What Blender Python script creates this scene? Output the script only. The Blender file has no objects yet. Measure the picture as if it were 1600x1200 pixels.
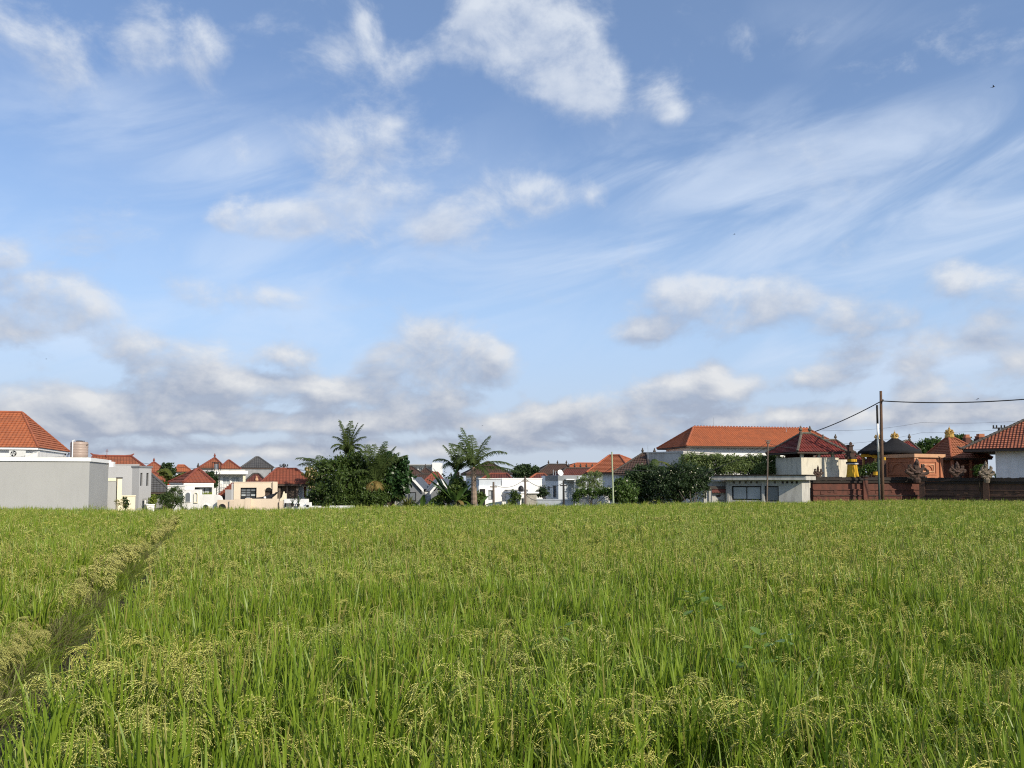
import bpy, math, random
import numpy as np
from mathutils import Vector, Matrix, Euler
R = math.radians
rnd = random.Random(7)
nr = np.random.default_rng(11)
scene = bpy.context.scene
col = scene.collection

# ------------------------------------------------------------------ camera
F = 1250.0                       # focal length in pixels of the 1600 px wide photograph
AXIS = 80                        # the optical axis meets the picture 80 px below its centre (slight rising front)
PITCH = math.atan((150 - AXIS) / F)   # horizon 150 px below the picture centre
CAM = Vector((0, 0, 2.45))
cd = bpy.data.cameras.new('camera'); cam = bpy.data.objects.new('camera', cd); col.objects.link(cam)
cam.location = CAM; cam.rotation_euler = (R(90) + PITCH, 0, 0)
cd.sensor_width = 36; cd.lens = 36 * F / 1600; cd.shift_y = AXIS / 1600; cd.clip_start = .05; cd.clip_end = 6000
scene.camera = cam

def ray(px, py):
    x, y = (px - 800) / F, (600 + AXIS - py) / F
    c, s = math.cos(PITCH), math.sin(PITCH)
    return Vector((x, c - y * s, s + y * c))
def at(px, py, Y):
    d = ray(px, py)
    return CAM + d * (Y / d.y)
def azel(px, py):
    d = ray(px, py).normalized()
    return math.atan2(d.x, d.y), math.asin(d.z)

# ------------------------------------------------------------------ light
SUN_EL, SUN_AZ = R(30), R(45)    # sun behind the camera, to the right
sd = Vector((math.sin(SUN_AZ) * math.cos(SUN_EL), -math.cos(SUN_AZ) * math.cos(SUN_EL), math.sin(SUN_EL)))
sl = bpy.data.lights.new('sun', 'SUN'); sl.energy = 4.6; sl.angle = R(.53); sl.color = (1, .90, .74)
so = bpy.data.objects.new('sun', sl); col.objects.link(so)
so.rotation_euler = (-sd).to_track_quat('-Z', 'Y').to_euler(); so.location = (20, -20, 40)

scene.view_settings.view_transform = 'Standard'
try: scene.view_settings.look = 'None'
except Exception: pass
scene.view_settings.exposure = 0.22; scene.view_settings.gamma = 1
scene.view_settings.use_curve_mapping = False
scene.cycles.use_denoising = False; scene.cycles.filter_width = 1.15
scene.cycles.max_bounces = 6; scene.cycles.diffuse_bounces = 3; scene.cycles.glossy_bounces = 2
scene.cycles.transmission_bounces = 4; scene.cycles.transparent_max_bounces = 4

SKY = 0.10
def lin(r, g, b):
    f = lambda c: (c / 255 / 12.92) if c <= 10 else ((c / 255 + .055) / 1.055) ** 2.4
    return (f(r), f(g), f(b), 1)

def make_world():
    w = bpy.data.worlds.new('World'); scene.world = w; w.use_nodes = True
    w.cycles.sampling_method = 'MANUAL'; w.cycles.sample_map_resolution = 256
    nt = w.node_tree; N = nt.nodes; L = nt.links; N.clear()
    def nd(t, **k):
        n = N.new(t)
        for a, b in k.items(): setattr(n, a, b)
        return n
    def put(s, v):
        if isinstance(v, bpy.types.NodeSocket): L.new(v, s)
        elif v is not None: s.default_value = v
    def ma(op, a, b=None, c=None, clamp=False):
        n = nd('ShaderNodeMath', operation=op, use_clamp=clamp)
        put(n.inputs[0], a); put(n.inputs[1], b); put(n.inputs[2], c); return n.outputs[0]
    def vm(op, a, b=None):
        n = nd('ShaderNodeVectorMath', operation=op); put(n.inputs[0], a); put(n.inputs[1], b); return n.outputs[0]
    def smooth(x, lo, hi, a=0., b=1.):
        n = nd('ShaderNodeMapRange', interpolation_type='SMOOTHSTEP')
        put(n.inputs[0], x); n.inputs[1].default_value = lo; n.inputs[2].default_value = hi
        n.inputs[3].default_value = a; n.inputs[4].default_value = b; return n.outputs[0]
    def mix(f, a, b):
        n = nd('ShaderNodeMix', data_type='RGBA'); put(n.inputs[0], f); put(n.inputs[6], a); put(n.inputs[7], b); return n.outputs[2]
    def noise(v, scale, det, rough=.5, dist=0.):
        n = nd('ShaderNodeTexNoise'); put(n.inputs['Vector'], v); n.inputs['Scale'].default_value = scale
        n.inputs['Detail'].default_value = det; n.inputs['Roughness'].default_value = rough
        n.inputs['Distortion'].default_value = dist; return n
    def mapping(v, loc, rot, sc, typ='TEXTURE'):
        n = nd('ShaderNodeMapping', vector_type=typ); put(n.inputs[0], v)
        n.inputs[1].default_value = loc; n.inputs[2].default_value = rot; n.inputs[3].default_value = sc; return n.outputs[0]
    sky = nd('ShaderNodeTexSky', sky_type='NISHITA', sun_disc=False, sun_elevation=SUN_EL, sun_rotation=SUN_ROT,
             altitude=0, air_density=1.0, dust_density=0.6, ozone_density=1.6)
    tc = nd('ShaderNodeTexCoord'); sx = nd('ShaderNodeSeparateXYZ'); L.new(tc.outputs['Generated'], sx.inputs[0])
    az = ma('ARCTAN2', sx.outputs[0], sx.outputs[1]); el = ma('ARCSINE', sx.outputs[2])
    cx = nd('ShaderNodeCombineXYZ'); L.new(az, cx.inputs[0]); L.new(el, cx.inputs[1]); P = cx.outputs[0]
    wn = noise(P, 5.5, 3, .55)
    wv = vm('SUBTRACT', wn.outputs['Color'], (.5, .5, .5))
    Pw = vm('MULTIPLY_ADD', wv, (.028, .022, 0)); N[-1].inputs[2].default_value = (0, 0, 0); L.new(P, N[-1].inputs[2])
    # where cumulus stands: azimuth and elevation of each heap, its half sizes and density
    def field(Pv, PN):
        acc = 0.0
        for (px, py, rx, ry, wgt) in CLOUDS:
            a, e = azel(px, py)
            m = mapping(Pv, (a, e, 0), (0, 0, 0), (rx * 1.45 / F, ry * 1.48 / F, 1))
            g = nd('ShaderNodeTexGradient', gradient_type='SPHERICAL'); L.new(m, g.inputs[0])
            acc = ma('MULTIPLY_ADD', g.outputs['Fac'], wgt * 1.3, acc)
        # away from the view the same kind of broken cloud goes on
        g1 = noise(mapping(Pv, (3.1, 1.7, 0), (0, 0, 0), (.34, .16, 1)), 1.0, 2, .5).outputs['Fac']
        out = smooth(ma('ABSOLUTE', az), .56, .75)
        outz = ma('MULTIPLY', smooth(el, .56, .7), .8)
        acc = ma('MULTIPLY_ADD', ma('MULTIPLY', smooth(g1, .48, .68), ma('MAXIMUM', out, outz)), 1.0, acc)
        acc = ma('MINIMUM', acc, .86)
        n = noise(mapping(PN, (0, 0, 0), (0, 0, 0), (1, .72, 1)), 9., 10, .62, .25).outputs['Fac']
        return ma('MULTIPLY_ADD', ma('SUBTRACT', n, .5), 2.7, acc)
    f0 = field(Pw, P)
    off = (.010, .022, 0)
    f1 = field(vm('ADD', Pw, off), vm('ADD', P, off))
    lowc = smooth(el, .03, .20, 1., 0.)
    alpha = ma('ADD', ma('MULTIPLY', smooth(f0, .16, .78), lowc), ma('MULTIPLY', smooth(f0, .08, 1.12), ma('SUBTRACT', 1., lowc)))
    alpha = ma('MULTIPLY', alpha, .92)
    dif = ma('SUBTRACT', f0, f1)
    puff = noise(mapping(P, (0, 0, 0), (0, 0, 0), (1, .6, 1)), 13., 5, .55, .4).outputs['Fac']
    lit = ma('MULTIPLY_ADD', dif, .80, ma('MULTIPLY_ADD', ma('SUBTRACT', puff, .5), 1.5, smooth(el, .05, .42, .20, .40)), clamp=True)
    hi = smooth(el, .06, .34)
    dark = mix(hi, lin(152, 161, 179), lin(172, 185, 207)); lite = mix(hi, lin(216, 216, 216), lin(208, 215, 225))
    S = lambda c, k=1.: mix(1., c, c)
    ccol = mix(lit, dark, lite)
    # thin core where the heap is deep: a little greyer
    k = 1 / SKY
    csc = vm('MULTIPLY', ccol, (k, k, k))
    # cirrus streaks and the milky air low down
    cn = noise(mapping(P, (0, 0, 0), (0, 0, R(14)), (.42, .13, 1)), 1.5, 7, .56, .9).outputs['Fac']
    cm = 0.0
    for (px, py, rx, ry, rot, wgt) in CIRRUS:
        a, e = azel(px, py)
        m = mapping(P, (a, e, 0), (0, 0, R(rot)), (rx / F * 1.3, ry / F * 1.3, 1))
        g = nd('ShaderNodeTexGradient', gradient_type='SPHERICAL'); L.new(m, g.inputs[0])
        cm = ma('MULTIPLY_ADD', g.outputs['Fac'], wgt, cm)
    cm = ma('MULTIPLY_ADD', smooth(ma('ABSOLUTE', az), .58, .8), .35, cm)
    ca = ma('MULTIPLY', smooth(cn, .36, .72), ma('MINIMUM', cm, 1.))
    ca = ma('MULTIPLY', ca, .66)
    base = vm('MULTIPLY', sky.outputs[0], SKYTINT)
    haze = mix(smooth(el, .0, .22), lin(184, 194, 209), lin(178, 204, 234))
    hz = ma('MULTIPLY_ADD', smooth(el, .0, .46, 1, 0), .76, .18)
    c1 = mix(hz, base, vm('MULTIPLY', haze, (k, k, k)))
    cc = lin(205, 217, 234); cc = (cc[0] * k, cc[1] * k, cc[2] * k, 1)
    c2 = mix(ca, c1, cc)
    c3 = mix(alpha, c2, csc)
    bg = nd('ShaderNodeBackground'); L.new(c3, bg.inputs[0]); bg.inputs[1].default_value = SKY
    o = nd('ShaderNodeOutputWorld'); L.new(bg.outputs[0], o.inputs[0])

SUN_ROT = R(135)
SKYTINT = (.92, 1.06, 1.30)
CLOUDS = [
 (800,50,85,70,1.0),(870,110,85,58,.9),(765,30,50,35,.8),(905,70,65,60,.65),(955,150,60,36,.62),(1040,130,36,55,.62),(1055,176,28,16,.5),(700,60,35,25,.4),
 (60,50,80,50,.42),(100,95,60,38,.40),(265,85,75,48,.58),(222,65,35,35,.5),(318,75,35,38,.5),
 (570,92,80,42,.5),(575,25,25,40,.42),(640,92,50,28,.4),
 (540,205,70,48,.6),(600,190,45,25,.4),(590,255,130,55,.5),(415,338,65,32,.85),(365,350,40,20,.6),(480,352,70,28,.6),(600,320,140,40,.5),(800,312,75,32,.8),(858,300,35,32,.6),(690,365,60,32,.75),(922,302,25,24,.45),(385,240,40,22,.3),
 (12,388,26,18,1.),(30,462,85,42,1.),(105,478,60,34,.6),(0,500,70,25,.7),
 (290,448,60,22,.5),(445,462,60,19,.6),(360,470,80,18,.35),(530,480,40,14,.3),
 (205,545,50,24,.5),(285,562,80,36,.9),(320,604,110,26,.8),(455,607,85,22,.7),(450,552,50,18,.6),(520,612,60,20,.6),
 (690,545,85,42,1.1),(610,575,55,26,.8),(765,565,48,32,.9),(660,605,100,25,.75),
 (1100,480,95,42,.95),(1010,522,50,20,.85),(1180,470,70,36,.75),(1240,450,38,28,.55),(1070,462,50,28,.6),(1335,482,70,32,.75),(1400,505,60,24,.7),(1490,445,42,26,.75),(1600,440,40,24,.6),
 (1425,595,36,27,.9),(1110,580,28,14,.5),(1000,612,100,26,.75),(1110,612,80,26,.75),(1250,592,70,20,.7),(1560,505,60,30,.7),(1590,565,60,28,.7),(1340,560,60,24,.6),(1470,540,50,20,.55),(1500,600,50,18,.5),
 (100,622,130,26,.8),(30,658,100,22,.65),(180,652,100,26,.75),(310,660,100,22,.7),(430,655,110,26,.75),(545,664,80,22,.65),(660,640,95,26,.75),(770,670,90,20,.65),(855,655,90,21,.7),(950,640,115,22,.8),(890,692,170,15,.55),(1010,672,110,17,.55),(600,702,230,14,.6),(250,706,230,15,.6),(1400,650,200,20,.5),(1150,655,140,20,.55),(1520,630,120,20,.5),
]
CIRRUS = [(1450,540,300,110,0,.8),(300,560,500,80,0,.5),(700,420,700,90,0,.6),(200,420,300,60,0,.35),(1250,520,400,60,0,.5),(500,280,500,120,0,.45),(1230,300,330,110,-8,1.1),(1450,350,300,80,0,1.0),(860,395,170,28,0,.9),(1500,215,230,70,-15,.8),(300,235,330,75,-12,.65),(1000,260,120,40,0,.5),(600,520,400,40,0,.45),(1400,60,260,50,-15,.4),(120,520,200,30,0,.6),(1100,430,300,40,0,.5)]
make_world()
# ------------------------------------------------------------------ materials
MATS = {}
def mat(name, c1, c2=None, rough=.8, spec=.3, nscale=2., bump=0., metal=0., stain=0., streak=False, island=False, transl=0., big=0., stainc=(.05, .05, .045)):
    if name in MATS: return MATS[name]
    m = bpy.data.materials.new(name); MATS[name] = m; m.use_nodes = True
    nt = m.node_tree; N = nt.nodes; L = nt.links
    b = N['Principled BSDF']; out = N['Material Output']
    b.inputs['Roughness'].default_value = rough; b.inputs['Metallic'].default_value = metal
    b.inputs['Specular IOR Level'].default_value = spec
    c1 = tuple(c1)[:3] + (1,); c2 = tuple(c2 or [x * .8 for x in c1])[:3] + (1,)
    tc = N.new('ShaderNodeTexCoord')
    def mixn(f, a, bb):
        n = N.new('ShaderNodeMix'); n.data_type = 'RGBA'
        for s, v in ((n.inputs[0], f), (n.inputs[6], a), (n.inputs[7], bb)):
            if isinstance(v, bpy.types.NodeSocket): L.new(v, s)
            else: s.default_value = v
        return n.outputs[2]
    if island:
        g = N.new('ShaderNodeNewGeometry'); oi = N.new('ShaderNodeObjectInfo')
        a = N.new('ShaderNodeMath'); a.operation = 'ADD'; L.new(g.outputs['Random Per Island'], a.inputs[0]); L.new(oi.outputs['Random'], a.inputs[1])
        h = N.new('ShaderNodeMath'); h.operation = 'MULTIPLY'; L.new(a.outputs[0], h.inputs[0]); h.inputs[1].default_value = .5
        cc = mixn(h.outputs[0], c1, c2)
        if big:
            nz = N.new('ShaderNodeTexNoise'); nz.inputs['Scale'].default_value = big; nz.inputs['Detail'].default_value = 3
            L.new(g.outputs['Position'], nz.inputs['Vector'])
            mr = N.new('ShaderNodeMapRange'); L.new(nz.outputs['Fac'], mr.inputs[0]); mr.inputs[1].default_value = .35; mr.inputs[2].default_value = .65
            mr.inputs[3].default_value = 0; mr.inputs[4].default_value = .6
            cc = mixn(mr.outputs[0], cc, tuple(min(1, x * y) for x, y in zip(c1, (1.35, 1.12, 1.0))) + (1,))
    else:
        nz = N.new('ShaderNodeTexNoise'); nz.inputs['Scale'].default_value = nscale; nz.inputs['Detail'].default_value = 5
        nz.inputs['Roughness'].default_value = .6
        L.new(tc.outputs['Object'], nz.inputs['Vector'])
        mr = N.new('ShaderNodeMapRange'); L.new(nz.outputs['Fac'], mr.inputs[0]); mr.inputs[1].default_value = .3; mr.inputs[2].default_value = .7
        cc = mixn(mr.outputs[0], c1, c2)
        if stain:
            n2 = N.new('ShaderNodeTexNoise'); n2.inputs['Detail'].default_value = 6; n2.inputs['Scale'].default_value = 1.3
            mp = N.new('ShaderNodeMapping'); mp.inputs[3].default_value = (2.2, 2.2, .45) if streak else (1, 1, 1)
            L.new(tc.outputs['Object'], mp.inputs[0]); L.new(mp.outputs[0], n2.inputs['Vector'])
            m2 = N.new('ShaderNodeMapRange'); L.new(n2.outputs['Fac'], m2.inputs[0]); m2.inputs[1].default_value = .50; m2.inputs[2].default_value = .78
            m2.inputs[4].default_value = stain
            cc = mixn(m2.outputs[0], cc, tuple(stainc)[:3] + (1,))
        if bump:
            n3 = N.new('ShaderNodeTexNoise'); n3.inputs['Scale'].default_value = nscale * 8; n3.inputs['Detail'].default_value = 4
            L.new(tc.outputs['Object'], n3.inputs['Vector'])
            bp = N.new('ShaderNodeBump'); bp.inputs['Strength'].default_value = bump; bp.inputs['Distance'].default_value = .03
            L.new(n3.outputs['Fac'], bp.inputs['Height']); L.new(bp.outputs[0], b.inputs['Normal'])
    L.new(cc, b.inputs['Base Color'])
    if transl:
        t = N.new('ShaderNodeBsdfTranslucent'); L.new(cc, t.inputs[0])
        ms = N.new('ShaderNodeMixShader'); ms.inputs[0].default_value = transl
        L.new(b.outputs[0], ms.inputs[1]); L.new(t.outputs[0], ms.inputs[2]); L.new(ms.outputs[0], out.inputs[0])
    return m

def tile_mat(name, c1, c2, dirt=.25, row=.30, colw=.22, dirtc=(.06, .045, .035), ridge=.35):
    m = bpy.data.materials.new(name); MATS[name] = m; m.use_nodes = True
    nt = m.node_tree; N = nt.nodes; L = nt.links; b = N['Principled BSDF']
    b.inputs['Roughness'].default_value = .75; b.inputs['Specular IOR Level'].default_value = .25
    tc = N.new('ShaderNodeTexCoord')
    br = N.new('ShaderNodeTexBrick'); L.new(tc.outputs['UV'], br.inputs['Vector'])
    br.inputs['Color1'].default_value = tuple(c1) + (1,); br.inputs['Color2'].default_value = tuple(c2) + (1,)
    br.inputs['Mortar'].default_value = tuple(x * .72 for x in c2) + (1,)
    br.inputs['Scale'].default_value = 1; br.inputs['Mortar Size'].default_value = .012; br.inputs['Brick Width'].default_value = colw
    br.inputs['Row Height'].default_value = row; br.offset = 0.0
    nz = N.new('ShaderNodeTexNoise'); nz.inputs['Scale'].default_value = .9; nz.inputs['Detail'].default_value = 7; nz.inputs['Roughness'].default_value = .65
    L.new(tc.outputs['Object'], nz.inputs['Vector'])
    mr = N.new('ShaderNodeMapRange'); L.new(nz.outputs['Fac'], mr.inputs[0]); mr.inputs[1].default_value = .45; mr.inputs[2].default_value = .75; mr.inputs[4].default_value = dirt
    mx = N.new('ShaderNodeMix'); mx.data_type = 'RGBA'; L.new(mr.outputs[0], mx.inputs[0]); L.new(br.outputs['Color'], mx.inputs[6]); mx.inputs[7].default_value = tuple(dirtc) + (1,)
    L.new(mx.outputs[2], b.inputs['Base Color'])
    sp = N.new('ShaderNodeSeparateXYZ'); L.new(tc.outputs['UV'], sp.inputs[0])
    a = N.new('ShaderNodeMath'); a.operation = 'MULTIPLY'; L.new(sp.outputs[0], a.inputs[0]); a.inputs[1].default_value = 2 * math.pi / colw
    s = N.new('ShaderNodeMath'); s.operation = 'SINE'; L.new(a.outputs[0], s.inputs[0])
    bp = N.new('ShaderNodeBump'); bp.inputs['Strength'].default_value = ridge; bp.inputs['Distance'].default_value = .03
    L.new(s.outputs[0], bp.inputs['Height']); L.new(bp.outputs[0], b.inputs['Normal'])
    return m

# ------------------------------------------------------------------ mesh helpers
class MB:
    def __init__(s): s.v = []; s.f = []; s.uv = {}
    def poly(s, pts, uv=None):
        i = len(s.v); s.v += [tuple(p) for p in pts]; s.f.append(tuple(range(i, i + len(pts))))
        if uv: s.uv[len(s.f) - 1] = uv
        return s
    def box(s, x0, x1, y0, y1, z0, z1):
        x0, x1 = sorted((x0, x1)); y0, y1 = sorted((y0, y1)); z0, z1 = sorted((z0, z1))
        i = len(s.v)
        s.v += [(x, y, z) for z in (z0, z1) for x, y in ((x0, y0), (x1, y0), (x1, y1), (x0, y1))]
        s.f += [tuple(i + k for k in q) for q in ((3, 2, 1, 0), (4, 5, 6, 7), (0, 1, 5, 4), (1, 2, 6, 5), (2, 3, 7, 6), (3, 0, 4, 7))]
        return s
    def prism(s, xz, y0, y1):            # outline in x,z pushed from y0 to y1 (outline anticlockwise seen from -y)
        n = len(xz); i = len(s.v)
        s.v += [(x, y0, z) for x, z in xz] + [(x, y1, z) for x, z in xz]
        s.f.append(tuple(range(i, i + n))); s.f.append(tuple(range(i + 2 * n - 1, i + n - 1, -1)))
        for k in range(n):
            j = (k + 1) % n; s.f.append((i + j, i + k, i + n + k, i + n + j))
        return s
    def tube(s, pts, rad, n=6, cap=True):
        pts = [Vector(p) for p in pts]; m = len(pts)
        if not hasattr(rad, '__len__'): rad = [rad] * m
        i = len(s.v); up = None
        for k in range(m):
            t = (pts[min(k + 1, m - 1)] - pts[max(k - 1, 0)]).normalized()
            if up is None:
                up = Vector((0, 0, 1)) if abs(t.z) < .9 else Vector((1, 0, 0))
            a = t.cross(up).normalized(); b = a.cross(t).normalized(); up = b
            for q in range(n):
                an = 2 * math.pi * q / n
                s.v.append(tuple(pts[k] + (a * math.cos(an) + b * math.sin(an)) * rad[k]))
        for k in range(m - 1):
            for q in range(n):
                r = (q + 1) % n; s.f.append((i + k * n + q, i + k * n + r, i + (k + 1) * n + r, i + (k + 1) * n + q))
        if cap:
            s.f.append(tuple(i + q for q in range(n - 1, -1, -1))); s.f.append(tuple(i + (m - 1) * n + q for q in range(n)))
        return s
    def lathe(s, prof, cx=0, cy=0, cz=0, n=10):   # prof: (radius, height)
        i = len(s.v); m = len(prof)
        for r, z in prof:
            for q in range(n):
                an = 2 * math.pi * q / n; s.v.append((cx + r * math.cos(an), cy + r * math.sin(an), cz + z))
        for k in range(m - 1):
            for q in range(n):
                r = (q + 1) % n; s.f.append((i + k * n + q, i + k * n + r, i + (k + 1) * n + r, i + (k + 1) * n + q))
        s.f.append(tuple(i + q for q in range(n - 1, -1, -1))); s.f.append(tuple(i + (m - 1) * n + q for q in range(n)))
        return s
    def blob(s, c, r, n=8, jit=.12, rng=rnd):
        i = len(s.v); rings = max(4, n // 2 + 1)
        if not hasattr(r, '__len__'): r = (r, r, r)
        for k in range(rings + 1):
            th = math.pi * k / rings
            for q in range(n):
                an = 2 * math.pi * q / n; j = 1 + rng.uniform(-jit, jit)
                s.v.append((c[0] + r[0] * j * math.sin(th) * math.cos(an), c[1] + r[1] * j * math.sin(th) * math.sin(an), c[2] + r[2] * j * math.cos(th)))
        for k in range(rings):
            for q in range(n):
                w = (q + 1) % n; s.f.append((i + k * n + q, i + (k + 1) * n + q, i + (k + 1) * n + w, i + k * n + w))
        return s
    def build(s, name, m, parent=None, smooth=False, loc=None):
        me = bpy.data.meshes.new(name); me.from_pydata(s.v, [], s.f)
        if s.uv:
            ul = me.uv_layers.new(name='UVMap')
            for pi, uvs in s.uv.items():
                for k, li in enumerate(me.polygons[pi].loop_indices): ul.data[li].uv = uvs[k]
        if smooth:
            for p in me.polygons: p.use_smooth = True
        me.materials.append(m)
        o = bpy.data.objects.new(name, me); col.objects.link(o)
        if parent: o.parent = parent
        if loc is not None: o.location = loc
        return o

def face(pxL, YL, pxR):                 # depth of the right end of a front that squarely faces the camera
    c = ((pxL + pxR) / 2 - 800) / F
    return YL * (1 + (pxL - 800) / F * c) / (1 + (pxR - 800) / F * c)
def tag(o, label=None, cat=None, group=None, kind=None):
    if label: o['label'] = label
    if cat: o['category'] = cat
    if group: o['group'] = group
    if kind: o['kind'] = kind
    return o
def empty(name, label, cat, loc, rz=0, group=None):
    o = bpy.data.objects.new(name, None); col.objects.link(o); o.empty_display_size = .3
    o.location = loc; o.rotation_euler = (0, 0, rz)
    return tag(o, label, cat, group)
def copy_tree(o, parent=None):
    c = o.copy(); col.objects.link(c); c.parent = parent
    for ch in list(o.children): copy_tree(ch, c)
    return c

class Bld:
    """a building whose front wall runs from pixel column pxL at depth YL to pxR at depth YR"""
    def __init__(s, name, label, cat, pxL, YL, pxR, YR=None, group=None):
        YR = YR or YL
        a, b = at(pxL, 760, YL), at(pxR, 760, YR)
        s.o = Vector((a.x, a.y)); e = Vector((b.x, b.y)) - s.o; s.W = e.length; s.e = e.normalized(); s.n = Vector((-s.e.y, s.e.x))
        s.root = empty(name, label, cat, (a.x, a.y, 0), math.atan2(e.y, e.x), group)
    def pt(s, px, py, v=0):
        d = ray(px, py); p0 = s.o + s.n * v - Vector((CAM.x, CAM.y)); dd = Vector((d.x, d.y))
        det = s.e.x * -dd.y - s.e.y * -dd.x            # p0 + u e = t d
        u = (-p0.x * -dd.y + p0.y * -dd.x) / det
        q = p0 + s.e * u; t = q.dot(dd) / dd.dot(dd)
        return u, CAM.z + t * d.z
    def wall(s, m, u0, u1, v0, v1, z0, z1, holes=(), name='wall', dep=.14):
        b = MB(); us = sorted({u0, u1, *[h[0] for h in holes], *[h[1] for h in holes]}); zs = sorted({z0, z1, *[h[2] for h in holes], *[h[3] for h in holes]})
        for i in range(len(us) - 1):
            for j in range(len(zs) - 1):
                uc, zc = (us[i] + us[i + 1]) / 2, (zs[j] + zs[j + 1]) / 2
                if not any(h[0] < uc < h[1] and h[2] < zc < h[3] for h in holes):
                    b.poly([(us[i], v0, zs[j]), (us[i + 1], v0, zs[j]), (us[i + 1], v0, zs[j + 1]), (us[i], v0, zs[j + 1])])
        for a, c, d, e in holes:
            y = v0 + dep
            b.poly([(a, v0, d), (a, y, d), (c, y, d), (c, v0, d)]); b.poly([(a, v0, e), (c, v0, e), (c, y, e), (a, y, e)])
            b.poly([(a, v0, d), (a, v0, e), (a, y, e), (a, y, d)]); b.poly([(c, v0, d), (c, y, d), (c, y, e), (c, v0, e)])
        b.poly([(u1, v0, z0), (u1, v1, z0), (u1, v1, z1), (u1, v0, z1)]); b.poly([(u0, v1, z0), (u0, v0, z0), (u0, v0, z1), (u0, v1, z1)])
        b.poly([(u1, v1, z0), (u0, v1, z0), (u0, v1, z1), (u1, v1, z1)]); b.poly([(u0, v0, z1), (u1, v0, z1), (u1, v1, z1), (u0, v1, z1)])
        return b.build(name, m, s.root)
    def rect(s, x0, y0, x1, y1, v=0):
        u0, z1 = s.pt(x0, y0, v); u1, z0 = s.pt(x1, y1, v)
        return (u0, u1, z0, z1)
    def window(s, h, v, nx, ny, fm, gm, dep=.14, bar=.05, name='window'):
        u0, u1, z0, z1 = h; y = v + dep - .05; f = MB()
        f.box(u0, u0 + bar, y, y + .06, z0, z1); f.box(u1 - bar, u1, y, y + .06, z0, z1)
        f.box(u0 + bar, u1 - bar, y, y + .06, z0, z0 + bar); f.box(u0 + bar, u1 - bar, y, y + .06, z1 - bar, z1)
        W, H = (u1 - u0 - 2 * bar) / nx, (z1 - z0 - 2 * bar) / ny; mb = bar * .7
        for i in range(1, nx): x = u0 + bar + W * i; f.box(x - mb / 2, x + mb / 2, y + .002, y + .058, z0 + bar, z1 - bar)
        for j in range(1, ny): z = z0 + bar + H * j; f.box(u0 + bar, u1 - bar, y + .004, y + .056, z - mb / 2, z + mb / 2)
        fo = f.build(name, fm, s.root)
        for i in range(nx):
            for j in range(ny):
                x = u0 + bar + W * i; z = z0 + bar + H * j
                g = gm[(i + j * nx) % len(gm)] if isinstance(gm, (list, tuple)) else gm
                MB().box(x, x + W, y + .025, y + .033, z, z + H).build('pane', g, fo)
        return fo
    def box(s, name, m, u0, u1, v0, v1, z0, z1, parent=None):
        return MB().box(u0, u1, v0, v1, z0, z1).build(name, m, parent or s.root)
    def hip(s, m, cap, u0, u1, v0, v1, z, ru0, ru1, rv0, rv1, zr, soffit, courses=None, step=.05, name='roof', capr=.085, fascia=.12):
        b = MB(); A = [Vector(p) for p in ((u0, v0, z), (u1, v0, z), (u1, v1, z), (u0, v1, z))]
        r0, r1 = Vector((ru0, rv0, zr)), Vector((ru1, rv1, zr))
        for a, c, d, e in ((A[0], A[1], r1, r0), (A[1], A[2], r1, r1), (A[2], A[3], r0, r1), (A[3], A[0], r0, r0)):
            nrm = (c - a).cross(e - a)
            if nrm.z < 0: nrm = -nrm
            nrm.normalize(); ex = (c - a).normalized(); sl = ((e - a) - ex * (e - a).dot(ex)).length
            n = courses or max(3, int(sl / .33))
            for k in range(n):
                t0, t1 = k / n, (k + 1) / n
                p0, p1 = a.lerp(e, t0), c.lerp(d, t0); p2, p3 = c.lerp(d, t1), a.lerp(e, t1)
                q0, q1 = p0 + nrm * step, p1 + nrm * step
                U = lambda p, t: ((p - a).dot(ex), t * sl)
                b.poly([q0, q1, p2 + nrm * .004, p3 + nrm * .004], [U(p0, t0), U(p1, t0), U(p2, t1 - .001), U(p3, t1 - .001)])
                b.poly([p0, p1, q1, q0], [U(p0, t0), U(p1, t0), U(p1, t0), U(p0, t0)])
        ro = b.build(name, m, s.root)
        c = MB()
        for p in ((A[0], r0), (A[1], r1), (A[2], r1), (A[3], r0)):
            n = max(4, int((p[1] - p[0]).length / .35)); pts = []; rr = []
            for k in range(n):
                pts += [p[0].lerp(p[1], k / n) + Vector((0, 0, .05)), p[0].lerp(p[1], (k + .96) / n) + Vector((0, 0, .05))]; rr += [capr * 1.12, capr * .9]
            c.tube(pts, rr, 6)
        if (r1 - r0).length > .1:
            c.tube([r0 + Vector((0, 0, .05)), r1 + Vector((0, 0, .05))], capr * 1.15, 6)
        c.build('ridge_cap', cap, ro)
        f = MB(); h = fascia
        f.box(u0 + .03, u1 - .03, v0 + .03, v0 + .07, z - h, z - .004); f.box(u0 + .03, u1 - .03, v1 - .07, v1 - .03, z - h, z - .004)
        f.box(u0 + .03, u0 + .07, v0 + .07, v1 - .07, z - h, z - .004); f.box(u1 - .07, u1 - .03, v0 + .07, v1 - .07, z - h, z - .004)
        f.poly([(u0 + .07, v0 + .07, z - h + .03), (u0 + .07, v1 - .07, z - h + .03), (u1 - .07, v1 - .07, z - h + .03), (u1 - .07, v0 + .07, z - h + .03)])
        f.build('eaves', soffit, s.root)
        return ro

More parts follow.
